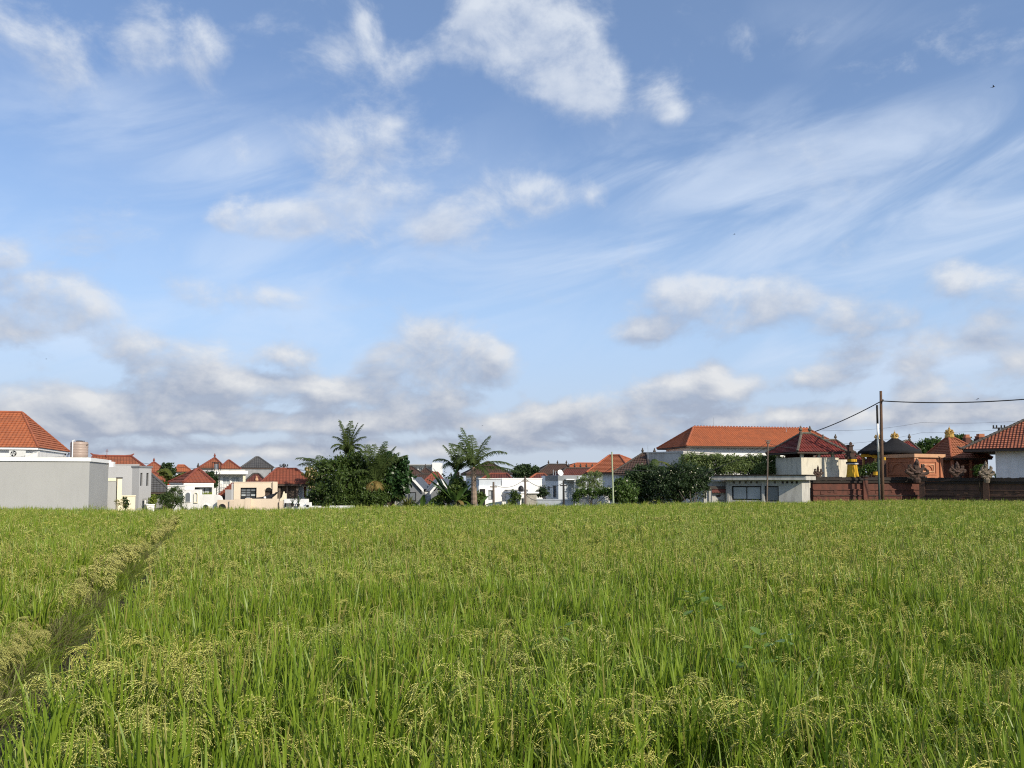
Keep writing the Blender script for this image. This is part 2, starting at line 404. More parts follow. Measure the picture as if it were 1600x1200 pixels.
def finial(parent, m, u, v, z, h=.55, r=.16, name='finial'):
    b = MB().lathe([(r * .8, -.15), (r * .9, 0), (r * .5, h * .15), (r * 1.1, h * .35), (r * .9, h * .55), (r * .45, h * .68), (r * .55, h * .78), (r * .12, h)], u, v, z, 8)
    return b.build(name, m, parent)
def crown_finial(parent, m, u, v, z, h, r, name='crown_finial'):
    b = MB().lathe([(r, 0), (r * .95, h * .12), (r * .6, h * .16), (r * .8, h * .3), (r * .42, h * .36), (r * .55, h * .5), (r * .25, h * .56), (r * .3, h * .68), (r * .08, h * .75), (r * .02, h)], u, v, z, 10)
    for k in range(8):
        a = k * math.pi / 4
        for rr, zz, hh in ((r * 1.0, 0, .34), (r * .75, h * .26, .26)):
            x, y = u + math.cos(a) * rr, v + math.sin(a) * rr
            b.tube([(x, y, z + zz), (x + math.cos(a) * r * .22, y + math.sin(a) * r * .22, z + zz + h * hh * .5), (x + math.cos(a) * r * .05, y + math.sin(a) * r * .05, z + zz + h * hh)], [r * .2, r * .16, r * .02], 4)
    return b.build(name, m, parent)

# ------------------------------------------------------------------ plants
def np_mesh(name, v, f, m, parent=None, mi=None):
    me = bpy.data.meshes.new(name); n = f.shape[1]
    me.vertices.add(len(v)); me.vertices.foreach_set('co', np.asarray(v, np.float32).ravel())
    me.loops.add(f.size); me.loops.foreach_set('vertex_index', f.astype(np.int32).ravel())
    me.polygons.add(len(f)); me.polygons.foreach_set('loop_start', np.arange(0, f.size, n, dtype=np.int32))
    ms = m if isinstance(m, (list, tuple)) else [m]
    for x in ms: me.materials.append(x)
    if mi is not None: me.polygons.foreach_set('material_index', np.asarray(mi, np.int32))
    me.update(calc_edges=True); me.validate()
    o = bpy.data.objects.new(name, me); col.objects.link(o)
    if parent: o.parent = parent
    return o
def leaf_quads(c, d, w, size, asp):
    """c centres, d leaf direction, w width direction; folded rhombus of 2 quads-as-tris"""
    n = len(c); L = size[:, None] * d; W = (size * asp)[:, None] * w
    v = np.stack([c - L * .5, c + W * .5 - L * .08, c + L * .5, c - W * .5 - L * .08], 1).reshape(-1, 3)
    return v, np.arange(4 * n).reshape(n, 4)
def unit(a): return a / np.maximum(np.linalg.norm(a, axis=1, keepdims=True), 1e-9)
def crown(name, blobs, n, size, m, parent, asp=.5, clump=22, cs=.27, droop=.25, seed=0):
    g = np.random.default_rng(seed + 5); C = []; 
    bl = np.array(blobs, float); w = bl[:, 3] ** 2; w /= w.sum()
    for k, (x, y, z, r) in enumerate(bl):
        nk = max(4, int(clump * w[k] * len(bl) / 1.0 + 3)); d = unit(g.normal(size=(nk, 3)))
        rr = r * (.40 + .72 * g.random(nk) ** .7)
        cc = np.array([x, y, z]) + d * rr[:, None] * np.array([1, 1, .9]); m_ = int(n * w[k] / nk) + 1
        for q in cc:
            C.append(q + g.normal(size=(m_, 3)) * r * cs * g.uniform(.55, 1.1) * np.array([1, 1, .8]))
    C = np.concatenate(C); n = len(C)
    d = unit(g.normal(size=(n, 3)) + np.array([0, 0, -droop * 2])); w_ = unit(np.cross(d, unit(g.normal(size=(n, 3)))))
    v, f = leaf_quads(C, d, w_, size * g.uniform(.45, 1.45, n), asp)
    v[:, 2] = np.maximum(v[:, 2], .05)
    return np_mesh(name, v, f, m, parent)
def limbs(parent, m, blobs, base, r0, seed=0):
    g = random.Random(seed); b = MB(); zt = min(x[2] for x in blobs)
    top = Vector((base[0], base[1], max(.4, zt * .55)))
    b.tube([(base[0], base[1], -.1), (base[0] + .05, base[1], top.z * .5), top], [r0 * 1.25, r0, r0 * .85], 8)
    for x, y, z, r in blobs:
        e = Vector((x, y, z)); mid = top.lerp(e, .5) + Vector((g.uniform(-.2, .2), g.uniform(-.2, .2), g.uniform(0, .25)))
        b.tube([top, mid, e, e + Vector((g.uniform(-.5, .5) * r, g.uniform(-.5, .5) * r, r * .6))], [r0 * .6, r0 * .4, r0 * .22, r0 * .05], 6)
    return b.build('trunk', m, parent, True)
def tree(label, px, Y, blobs, leaf, n, size, trunk=None, cat='tree', name='broadleaf_tree', r0=.16, asp=.5, seed=0, group=None, droop=.25, clump=20, cs=.27):
    """blobs in photograph pixels (px, py, r_px, dY)"""
    p = at(px, 760, Y); root = empty(name, label, cat, (p.x, p.y, 0), 0, group); B = []
    for bx, by, br, dy in blobs:
        q = at(bx, by, Y + dy); B.append((q.x - p.x, q.y - p.y, q.z, br / F * Y))
    crown('crown', B, n, size, leaf, root, asp, clump, cs, droop, seed)
    limbs(root, trunk or M['bark'], B, (0, 0), r0, seed)
    return root, B
def flowers(root, B, m, n, size, seed):
    g = np.random.default_rng(seed); V = []
    bl = np.array(B); k = g.integers(0, len(bl), n); d = unit(g.normal(size=(n, 3)) + np.array([.4, -1.0, .4])); 
    c = bl[k, :3] + d * bl[k, 3:4] * g.uniform(.95, 1.15, (n, 1)); b = MB()
    for q in c:
        for a in range(5):
            an = a * 1.2566; x, z = math.cos(an) * size, math.sin(an) * size
            b.poly([q, q + np.array([x * .8 - z * .35, -size * .3, z * .8 + x * .35]), q + np.array([x * 1.2, -size * .5, z * 1.2]), q + np.array([x * .8 + z * .35, -size * .3, z * .8 - x * .35])])
    o = b.build('flowers', m, root); o['kind'] = 'stuff'; return o

def frond(parent, m, base, az, el, L, droop, lw=.55, n=26, width=.042, seed=0, name='frond', rm=None):
    g = random.Random(seed); h = Vector((math.sin(az), math.cos(az), 0)); side = Vector((math.cos(az), -math.sin(az), 0))
    P = [Vector(base)]; T = []; a = el; ds = L / n; tw = g.uniform(-.25, .25)
    for k in range(n + 1):
        s = k / n; a = el - droop * s ** 1.5; t = h * math.cos(a) + Vector((0, 0, math.sin(a))) + side * tw * s; t.normalize(); T.append(t); P.append(P[-1] + t * ds)
    b = MB(); b.tube(P[::4] + [P[-1]], [.035 * (1 - .85 * i / (len(P[::4]))) + .004 for i in range(len(P[::4]) + 1)], 4)
    for k in range(2, n + 1):
        s = k / n; ll = lw * (math.sin(math.pi * min(1, .12 + .80 * s)) ** .7) * g.uniform(.85, 1.1)
        up = side.cross(T[k]).normalized()
        for sg in (-1, 1):
            for sub in (0, .5):
                d = (side * sg * g.uniform(.75, 1.) + T[k] * g.uniform(.45, .75) + Vector((0, 0, -g.uniform(.05, .45)))).normalized()
                p = P[k] + T[k] * ds * sub; w = T[k] * width * .5; e1 = p + d * ll * .55; e2 = p + d * ll + Vector((0, 0, -.35 * ll * g.uniform(.4, 1.2)))
                b.poly([p - w * .6, p + w * .6, e1 + w, e1 - w]); b.poly([e1 - w, e1 + w, e2])
    return b.build(name, m, parent)
def palm(label, px, Y, crown_py, crown_px, fr, name='coconut_palm', r=.16, leaf='palm', n=24, lw=.6, width=.042, group=None, dead=()):
    p = at(px, 760, Y); t = at(crown_px, crown_py, Y); root = empty(name, label, 'palm tree', (p.x, p.y, 0), 0, group)
    dx = t.x - p.x; b = MB(); pts = []; rr = []
    for k in range(25):
        s = k / 24; pts.append((dx * s ** 1.4, 0, -.1 + (t.z + .1) * s)); rr.append(r * (1.35 - .6 * s) * (1.06 if k % 2 else .96))
    b.tube(pts, rr, 9); b.build('trunk', M['palmbark'], root)
    for i, (az, el, L, dr) in enumerate(fr):
        frond(root, M['palmdead'] if i in dead else M[leaf], (dx, 0, t.z), R(az), R(el), L, R(dr), lw, n, width, i * 7 + int(px))
    return root
def banana_leaf(parent, m, base, az, el, L, droop, w, seed=0):
    g = random.Random(seed); h = Vector((math.sin(az), math.cos(az), 0)); side = Vector((math.cos(az), -math.sin(az), 0)); b = MB(); P = Vector(base); N = 12; rows = []
    for k in range(N + 1):
        s = k / N; a = el - droop * s ** 1.4; t = h * math.cos(a) + Vector((0, 0, math.sin(a))); 
        if k: P = P + t * L / N
        ww = w * (0.04 if s < .18 else math.sin(math.pi * min(1, (s - .15) / .87 * .92 + .06)) ** .6) * g.uniform(.85, 1.05); up = side.cross(t)
        rows.append((P - side * ww + up * ww * -.3, P.copy(), P + side * ww + up * ww * -.3))
    for k in range(N):
        for j in range(2): b.poly([rows[k][j], rows[k][j + 1], rows[k + 1][j + 1], rows[k + 1][j]])
    return b.build('leaf', m, parent)
def banana(label, px, Y, leaves, stem_h=.8, name='banana_plant', cat='banana plant', group=None, dead=()):
    p = at(px, 760, Y); root = empty(name, label, cat, (p.x, p.y, 0), 0, group)
    MB().tube([(0, 0, -.1), (.03, 0, stem_h * .6), (0, 0, stem_h)], [.14, .12, .07], 8).build('stem', M['bananastem'], root)
    for i, (az, el, L, dr, w) in enumerate(leaves):
        banana_leaf(root, M['palmdead'] if i in dead else M['banana'], (0, 0, stem_h * .92), R(az), R(el), L, R(dr), w, i + int(px))
    return root
def spiky(label, px, Y, n, L, w, m, name, cat, base_h=.2, seed=0, group=None, el=(25, 80), droop=(30, 70)):
    """tuft of long strap leaves"""
    p = at(px, 760, Y); root = empty(name, label, cat, (p.x, p.y, 0), 0, group); g = random.Random(seed); b = MB()
    if base_h > .3: MB().tube([(0, 0, -.1), (.05, 0, base_h)], [.09, .06], 6).build('stem', M['bark'], root)
    for k in range(n):
        az = g.uniform(0, 6.28); e = R(g.uniform(*el)); dr = R(g.uniform(*droop)); ll = L * g.uniform(.6, 1.1); h = Vector((math.sin(az), math.cos(az), 0)); sd_ = Vector((math.cos(az), -math.sin(az), 0))
        P = Vector((g.uniform(-.1, .1), g.uniform(-.1, .1), base_h)); rows = []
        for i in range(6):
            s = i / 5; a = e - dr * s * s; 
            if i: P = P + (h * math.cos(a) + Vector((0, 0, math.sin(a)))) * ll / 5
            ww = w * (1 - s ** 2.5) * .5 + .002; rows.append((P - sd_ * ww, P + sd_ * ww))
        for i in range(5): b.poly([rows[i][0], rows[i][1], rows[i + 1][1], rows[i + 1][0]])
    b.build('leaves', m, root); return root

M = {}
M['roof_orange'] = tile_mat('roof_orange', (.42, .138, .060), (.35, .114, .052), .25)
M['roof_red'] = tile_mat('roof_red', (.29, .092, .055), (.245, .080, .050), .30)
M['roof_rust'] = tile_mat('roof_rust', (.32, .115, .062), (.27, .098, .054), .30)
M['roof_brown'] = tile_mat('roof_brown', (.105, .062, .045), (.075, .045, .036), .3)
M['roof_maroon'] = tile_mat('roof_maroon', (.22, .045, .034), (.13, .030, .026), .35, ridge=.9)
M['roof_temple'] = tile_mat('roof_temple', (.36, .135, .068), (.28, .10, .052), .35, ridge=.9)
M['roof_house'] = tile_mat('roof_house', (.36, .125, .068), (.24, .080, .048), .35, ridge=.9)
M['roof_grey'] = tile_mat('roof_grey', (.115, .115, .115), (.085, .085, .088), .25, .18)
M['roof_darkred'] = tile_mat('roof_darkred', (.16, .055, .042), (.11, .040, .034), .3)
M['roof_slate'] = tile_mat('roof_slate', (.10, .115, .145), (.08, .095, .12), .1)
M['cap_orange'] = mat('cap_orange', (.36, .11, .05), (.24, .08, .045))
M['cap_dark'] = mat('cap_dark', (.075, .06, .05), (.045, .04, .036))
M['cap_red'] = mat('cap_red', (.24, .065, .04), (.16, .05, .034))
M['cap_grey'] = mat('cap_grey', (.10, .10, .10))
M['cap_moss'] = mat('cap_moss', (.16, .13, .10), (.07, .065, .05), nscale=4)
M['white'] = mat('white_paint', (.78, .77, .74), (.70, .69, .66), stain=.30, streak=True, stainc=(.30, .29, .26), bump=.05)
M['white_clean'] = mat('white_clean', (.80, .80, .78), (.76, .76, .74), bump=.03)
M['cream'] = mat('cream_paint', (.76, .70, .53), (.70, .64, .47), stain=.2, streak=True, stainc=(.35, .31, .24))
M['cream_temple'] = mat('cream_temple', (.66, .61, .49), (.58, .54, .43), stain=.75, streak=True, stainc=(.16, .15, .12), bump=.08)
M['grey_paint'] = mat('grey_paint', (.375, .378, .368), (.345, .348, .342), nscale=.5, stain=.30, streak=True, stainc=(.28, .28, .27), bump=.03)
M['grey_villa'] = mat('grey_villa', (.39, .395, .40), (.365, .37, .375), nscale=.6, stain=.12, streak=True, stainc=(.28, .28, .28))
M['grey_dark'] = mat('grey_dark', (.20, .21, .22), (.16, .17, .18))
M['grey_cement'] = mat('grey_cement', (.30, .30, .295), (.24, .24, .235), stain=.35, streak=True, stainc=(.12, .12, .12), bump=.1)
M['concrete'] = mat('concrete_stained', (.50, .49, .45), (.40, .39, .36), nscale=1.5, stain=.6, streak=True, stainc=(.15, .14, .12), bump=.15)
M['peach'] = mat('peach_paint', (.66, .55, .42), (.61, .50, .385), nscale=.7, stain=.25, streak=True, stainc=(.36, .29, .22), bump=.03)
M['shaded_white'] = mat('shaded_white', (.50, .54, .58), (.45, .49, .53), stain=.2, streak=True, stainc=(.25, .26, .28))  # white walls with blue-grey shade mixed into the colour
M['terracotta'] = mat('terracotta_stone', (.42, .165, .085), (.33, .125, .065), nscale=3, stain=.35, stainc=(.13, .06, .04), bump=.15)
M['terracotta_lite'] = mat('terracotta_trim', (.52, .30, .175), (.45, .25, .14), nscale=3, stain=.2, stainc=(.2, .12, .08))
M['brick_dark'] = mat('brick_dark', (.115, .048, .032), (.058, .030, .023), nscale=1.2, stain=.75, streak=True, stainc=(.026, .020, .017), bump=.35)
M['brick_red'] = mat('brick_red', (.150, .052, .033), (.080, .033, .024), nscale=1.6, stain=.70, streak=True, stainc=(.03, .022, .018), bump=.35)
M['brick_grime'] = mat('brick_grime', (.038, .028, .023), (.022, .018, .016), nscale=2, bump=.35)
M['brick_grey'] = mat('brick_grey', (.130, .070, .047), (.072, .042, .031), nscale=1.6, stain=.65, streak=True, stainc=(.025, .021, .017), bump=.35)
M['carved'] = mat('carved_stone', (.095, .055, .040), (.042, .028, .023), nscale=6, stain=.5, stainc=(.025, .022, .018), bump=.3)
M['carved_grey'] = mat('carved_grey', (.22, .175, .125), (.085, .070, .055), nscale=6, stain=.4, stainc=(.04, .035, .03), bump=.3)
M['ijuk'] = mat('palm_fibre_thatch', (.009, .009, .010), (.018, .017, .018), rough=.95, nscale=9, bump=.6)
M['gold'] = mat('gold_paint', (.62, .40, .09), (.30, .19, .06), rough=.45, nscale=8, spec=.5)
M['yellow'] = mat('yellow_cloth', (.60, .36, .03), (.50, .28, .02), rough=.85, nscale=3)
M['blackcloth'] = mat('black_cloth', (.022, .022, .025), (.014, .014, .016), rough=.8)
M['black'] = mat('black_plastic', (.018, .018, .02), (.012, .012, .014), rough=.5)
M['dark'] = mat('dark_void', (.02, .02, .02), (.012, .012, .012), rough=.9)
M['wood_dark'] = mat('wood_dark', (.085, .062, .050), (.05, .038, .032), nscale=5)
M['wood_red'] = mat('wood_red', (.13, .045, .028), (.08, .03, .02), nscale=5)
M['wood_grey'] = mat('wood_weathered', (.16, .125, .10), (.10, .08, .066), nscale=6, bump=.2)
M['pole_brown'] = mat('pole_brown', (.13, .072, .040), (.07, .042, .027), nscale=3, bump=.2)
M['pole_dark'] = mat('pole_dark', (.035, .033, .032), (.02, .02, .02), nscale=3)
M['pole_green'] = mat('pole_green', (.06, .085, .075), (.04, .06, .055), nscale=3)
M['pole_pale'] = mat('pole_pale', (.38, .43, .28), (.30, .35, .22), nscale=3)
M['glass'] = mat('glass_dark', (.035, .042, .05), (.02, .026, .032), rough=.08, spec=.6)
M['glass_grey'] = mat('glass_grey', (.17, .19, .21), (.12, .135, .15), rough=.15, spec=.6, nscale=1.2)
M['curtain'] = mat('curtain_glass', (.42, .45, .46), (.32, .35, .36), rough=.2, spec=.5, nscale=1.5)
M['steel'] = mat('steel', (.45, .45, .45), (.35, .35, .35), rough=.35, metal=.8)
M['tank'] = mat('tank_plastic', (.36, .28, .235), (.32, .245, .205), rough=.45, nscale=3)
M['ac'] = mat('ac_casing', (.66, .66, .62), (.58, .58, .54), rough=.5)
M['tin'] = mat('tin_sheet', (.33, .34, .35), (.22, .23, .24), rough=.5, nscale=2, stain=.4, streak=True, stainc=(.14, .13, .12))
M['bark'] = mat('bark', (.11, .085, .065), (.06, .048, .038), nscale=6, bump=.4)
M['palmbark'] = mat('palm_bark', (.27, .20, .15), (.17, .125, .095), nscale=5, bump=.4)
M['bananastem'] = mat('banana_stem', (.16, .17, .07), (.11, .09, .05), nscale=3)
M['leaf_dark'] = mat('leaf_dark', (.034, .062, .013), (.075, .115, .022), rough=.45, island=True, transl=.22)
M['leaf_mid'] = mat('leaf_mid', (.050, .092, .018), (.085, .145, .028), rough=.5, island=True, transl=.28)
M['leaf_ficus'] = mat('leaf_ficus', (.026, .062, .018), (.045, .092, .026), rough=.35, island=True, transl=.18)
M['leaf_hedge'] = mat('leaf_hedge', (.10, .145, .035), (.16, .21, .070), rough=.5, island=True, transl=.28)
M['leaf_deep'] = mat('leaf_deep', (.022, .042, .014), (.038, .066, .020), rough=.5, island=True, transl=.18)  # deepest green of the leaf tones
M['leaf_lime'] = mat('leaf_lime', (.15, .21, .03), (.22, .27, .05), rough=.5, island=True, transl=.3)
M['leaf_yellow'] = mat('leaf_yellow', (.17, .16, .035), (.10, .12, .03), rough=.6, island=True, transl=.25)
M['palm'] = mat('palm_leaf', (.040, .068, .018), (.075, .100, .028), rough=.6, spec=.15, island=True, transl=.22)
M['palm_yellow'] = mat('palm_leaf_yellowish', (.065, .090, .020), (.15, .150, .030), rough=.6, spec=.15, island=True, transl=.25)
M['palmdead'] = mat('palm_leaf_dry', (.22, .16, .045), (.13, .10, .033), rough=.7, island=True, transl=.2)
M['banana'] = mat('banana_leaf', (.055, .105, .022), (.080, .14, .03), rough=.4, island=True, transl=.28)
M['flower_white'] = mat('flower_white', (.80, .76, .66), (.76, .70, .52), rough=.7, island=True)
M['flower_peach'] = mat('flower_peach', (.66, .50, .30), (.58, .44, .22), rough=.7, island=True)
M['flower_red'] = mat('flower_red', (.62, .05, .035), (.5, .04, .03), rough=.7, island=True)
M['cable'] = mat('cable_black', (.02, .02, .02), (.03, .03, .03), rough=.6)
M['bird'] = mat('bird_feather', (.025, .024, .024), (.04, .038, .036), rough=.8)
M['mural_red'] = mat('mural_red', (.16, .05, .04), (.11, .04, .035))
M['stone_clad'] = mat('stone_cladding', (.36, .34, .29), (.18, .17, .145), nscale=5, bump=.5)
# ------------------------------------------------------------------ ground
def sheet(name, pts, z, m, thick=None):
    b = MB(); b.poly([(x, y, z) for x, y in pts]); o = b.build(name, m); o['kind'] = 'structure'; return o
M['soil'] = mat('soil', (.075, .062, .040), (.045, .038, .026), nscale=1.5, rough=.95)
M['terrain'] = mat('village_ground', (.13, .125, .075), (.09, .10, .05), nscale=.2, rough=.95)
M['paddy'] = mat('paddy_mud', (.042, .038, .024), (.024, .023, .014), nscale=3, rough=.95)
sheet('ground', [(-3000, -3000), (3000, -3000), (3000, 3000), (-3000, 3000)], 0, M['terrain'])
EX = [-60, -36, -25.5, -15.7, 0, 12.8, 28.6, 34.7, 60]; EY = [33, 38.6, 41.6, 40.3, 46.9, 52.8, 56.6, 54, 50]
def edge_y(x): return np.interp(x, EX, EY)
sheet('paddy_soil', [(-60, 2.4), (60, 2.4)] + [(x, float(edge_y(x))) for x in reversed(EX)], .02, M['paddy'])
o = MB().prism([(-60, 0), (60, 0), (60, .78), (-60, .78)], -4, 1.6).build('road_verge', M['soil']); o['kind'] = 'structure'
# low earth bank along the ditch that crosses the paddy on the left
def ditch_x(y): return -2.0 - .354 * y
b = MB(); prof = [(-.70, .022), (-.52, .20), (-.32, .24), (-.12, .06), (.05, .022)]; ys = np.linspace(2.4, 40, 60); rows = []
for k, y in enumerate(ys):
    rows.append([(ditch_x(y) + dx + .06 * math.sin(y * 2.1 + dx * 5), y, z + (.05 * math.sin(y * 3.3 + dx * 9) if .1 < z else 0)) for dx, z in prof])
for k in range(len(rows) - 1):
    for j in range(len(prof) - 1): b.poly([rows[k][j], rows[k][j + 1], rows[k + 1][j + 1], rows[k + 1][j]])
o = b.build('earth_bund', M['paddy']); o['kind'] = 'structure'

# ------------------------------------------------------------------ left: grey annex, tiled house
B = Bld('flat_annex', 'long flat-roofed grey annex with white coping at the far left of the field', 'building', -330, 39.6, 139, 43.5)
W = B.W; zt = B.pt(100, 715)[1]
B.wall(M['grey_paint'], 0, W, 0, 5.4, 0, zt - .2)
B.box('coping', M['white_clean'], -.1, W + .07, -.07, 5.9, zt - .2, zt)
B.box('gutter_end', M['white_clean'], W + .072, W + .30, 5.2, 5.86, zt - .42, zt - .1)
B.box('flat_roof', M['concrete'], .1, W - .1, .1, 5.3, zt + .002, zt + .03)

B = Bld('garden_wall', 'low grey garden wall with cream coping stepping down beside the grey annex', 'wall', 140, 49.6, 190, 50.8)
u1, z1 = B.pt(182, 747); 
B.wall(M['grey_paint'], 0, u1, 0, .25, 0, z1 - .18)
B.box('coping', M['cream'], .02, u1 - .02, -.04, .29, z1 - .18, z1)
ua, _ = B.pt(183, 747); ub, _ = B.pt(190, 747)
B.box('post', M['cream'], ua, ub, -.1, .3, 0, z1 - .03); B.box('post_cap', M['black'], ua + .02, ub + .04, -.12, .32, z1 - .03, z1 + .05)

B = Bld('tiled_house', 'white house with bright orange hip roof behind the grey annex, far left', 'house', -330, 45.9, 57, 49.6)
ue, ze = B.pt(60, 699.5, -.35); W = B.W; D = 8.2
ur, zr = B.pt(37, 646, D / 2)
B.wall(M['white'], 0, W, 0, D - .7, 0, ze - .1)
B.hip(M['roof_orange'], M['cap_orange'], -.35, ue, -.35, D - .35, ze, D / 2, ur, D / 2 - .35, D / 2 - .35, zr, M['white_clean'], capr=.07, courses=15)

p = at(27, 715, 47.6); A = empty('air_conditioner', 'boxy white outdoor air conditioner unit standing on the grey annex roof', 'air conditioner', (p.x, p.y, p.z))
MB().box(-.40, .40, -.16, .16, .06, .42).build('casing', M['ac'], A)
MB().lathe([(.17, 0), (.17, .02), (.13, .021)], 0, 0, 0, 16).build('fan_grille', M['black'], A).matrix_local = Matrix.Translation((-.12, -.165, .24)) @ Matrix.Rotation(R(90), 4, 'X')
f = MB()
for k in range(4): a = k * 1.571; f.poly([(0, 0, 0), (.14 * math.cos(a), .14 * math.sin(a), .015), (.14 * math.cos(a + .8), .14 * math.sin(a + .8), -.005)])
f.build('fan', M['ac'], A).matrix_local = Matrix.Translation((-.12, -.195, .24)) @ Matrix.Rotation(R(90), 4, 'X')
[MB().box(x_, x_ + .06, -.15, .15, 0, .06).build('foot', M['black'], A) for x_ in (-.36, .30)]
MB().tube([(.40, 0, .15), (.62, .02, .10), (.95, .05, .32), (1.15, .3, .36)], .022, 6).build('pipe', M['ac'], A)

p = at(123.5, 714.5, 46.2); A = empty('water_tank', 'beige plastic water tank with dark lid standing on the annex roof', 'water tank', (p.x, p.y, p.z)); r = 12.5 / F * 46.2
pr = [(r * .97, 0), (r, .03)]
for k in range(5): z = .12 + k * .15; pr += [(r, z), (r * 1.02, z + .02), (r * 1.02, z + .05), (r, z + .07)]
pr += [(r * .99, .84), (r * .93, .885), (r * .45, .90)]
MB().lathe(pr, n=24).build('body', M['tank'], A, True)
MB().lathe([(r * .42, .895), (r * .42, .95), (r * .3, .965), (r * .1, .97)], n=16).build('lid', M['black'], A)
MB().tube([(-.12, -r - .03, 0), (-.12, -r - .03, .95), (-.10, -r + .1, .97)], .03, 6).build('pipe', M['white_clean'], A)
MB().tube([(r * .8, -.2, .85), (r * .8, -.2, .95)], .025, 6).build('outlet', M['black'], A); MB().tube([(r + .02, -.1, .7), (r + .06, -.1, .72)], .03, 6).build('outlet', M['black'], A)
p = at(99, 715, 46.5); A = empty('pipe_cluster', 'small cluster of dark pipes and valves lying on the annex roof', 'pipes', (p.x, p.y, p.z))
MB().tube([(-.25, 0, .03), (.25, .02, .03), (.25, .02, .2), (.32, .02, .2)], .025, 6).build('pipe', M['black'], A)
MB().tube([(0, .05, .03), (0, .05, .22), (.1, .05, .24)], .025, 6).tube([(-.7, .06, .03), (-.2, .06, .05)], .015, 5).build('pipe', M['steel'], A)
MB().blob((.08, .05, .17), .05).build('valve', M['black'], A); MB().blob((.3, .02, .22), .045).build('valve', M['black'], A)

# ------------------------------------------------------------------ grey villa and what stands behind it
B = Bld('grey_villa', 'two-storey grey villa with two slit windows right of the grey annex', 'house', 150, 54, 217, 55.2)
zt = B.pt(200, 726.5)[1]; B.wall(M['grey_villa'], 0, B.W, 0, 6, 0, zt)
B.box('coping', M['grey_villa'], .0, B.W, -.03, 5.9, zt + .001, zt + .05)
B.root.name = 'grey_villa'
ro = B.root
C2 = Bld('tower', '', '', 217, 54.9, 236, 56.2)
zt2 = C2.pt(226, 728)[1]; hs = [C2.rect(219.5, 738.8, 222.6, 759), C2.rect(228.9, 739, 232.2, 759.2), C2.rect(222.4, 779.5, 229, 800)]
C2.wall(M['grey_villa'], 0, C2.W, .0, 5, 0, zt2 - .12, hs)
C2.box('coping', M['grey_dark'], -.05, C2.W + .06, -.06, 5.05, zt2 - .12, zt2)
for h in hs[:2]: C2.window(h, 0, 1, 1, M['black'], M['glass'], bar=.035)
C2.window(hs[2], 0, 1, 1, M['white_clean'], M['glass'], bar=.10, name='door')
mw = C2.root.matrix_basis.copy()
for ch in list(C2.root.children):
    ch.parent = ro; ch.matrix_local = ro.matrix_basis.inverted() @ mw
bpy.data.objects.remove(C2.root)

B = Bld('cream_wall', 'short cream boundary wall at the foot of the grey villa', 'wall', 190, 51.5, 212, 52)
z = B.pt(200, 774)[1]; B.box('wall', M['cream'], 0, B.W, 0, .2, 0, z - .06); B.box('coping', M['cream'], -.03, B.W + .03, -.03, .23, z - .06, z)
B = Bld('planter_box', 'small white block planter beside the grey villa door', 'planter', 230, 50.5, 242, 50.8)
z = B.pt(236, 788)[1]; B.box('box', M['white'], 0, B.W, 0, .5, 0, z - .06); B.box('rim', M['white_clean'], -.03, B.W + .03, -.03, .53, z - .06, z)

def simple_house(name, label, cat, pxL, YL, pxR, YR, eave_py, rl, rr, rpy, depth, roof, cap, wallm, over=.5, group=None, eaves=None, courses=None, capr=.085, ridge_end=None, finials=()):
    """pxL..pxR is the front eave line; the walls stand back from it"""
    if pxR < 520: YR = face(pxL, YL, pxR)
    B = Bld(name, label, cat, pxL, YL, pxR, YR, group)
    ze = B.pt(pxL, eave_py)[1]; u0, zr = B.pt(rl, rpy, depth / 2); u1, _ = B.pt(rr, rpy, depth / 2)
    B.ze, B.zr, B.D, B.ru0, B.ru1 = ze, zr, depth, u0, u1
    if wallm: B.wall(wallm, over, B.W - over, over, depth - over, 0, ze - .09)
    B.hip(roof, cap, 0, B.W, 0, depth, ze, u0, u1, depth / 2, depth / 2, zr, eaves or M['wood_dark'], courses, capr=capr)
    for fu in finials: finial(B.root, cap, fu * (u1 - u0) + u0, depth / 2, zr + .08, .45, .11)
    return B
H = simple_house
B = H('roofed_house', 'house with long rust-red roof and upturned ridge ends behind the grey villa', 'house', 128, 62, 234, 63, 735, 146, 205, 713, 7, M['roof_rust'], M['cap_red'], M['white'])
for u in (B.ru0, B.ru1): 
    s = -1 if u == B.ru0 else 1
    MB().tube([(u - s * .4, 3.5, B.zr + .06), (u, 3.5, B.zr + .1), (u + s * .22, 3.5, B.zr + .26)], [.1, .1, .04], 6).build('ridge_end', M['cap_red'], B.root)
p = at(167, 711, 65.5); A = empty('roof_antenna', 'thin reddish antenna mast on the roof behind the grey villa', 'antenna', (p.x, p.y, p.z - .2))
MB().tube([(0, 0, 0), (0, 0, .7)], .02, 5).tube([(-.12, 0, .5), (.12, 0, .5)], .012, 4).tube([(-.09, 0, .6), (.09, 0, .6)], .012, 4).build('mast', M['cap_red'], A)
B = H('gable_house', 'small house with steep rust-red roof just right of the grey villa', 'house', 213, 86, 266, 87, 740, 240, 241, 722.5, 3.9, M['roof_rust'], M['cap_red'], M['wood_dark'], finials=(.5,))
B = H('lower_roof_house', 'low rust-red roof half hidden by the green palm clump', 'house', 226, 76, 262, 77, 750, 238, 240, 738, 3.4, M['roof_rust'], M['cap_red'], M['wood_dark'])
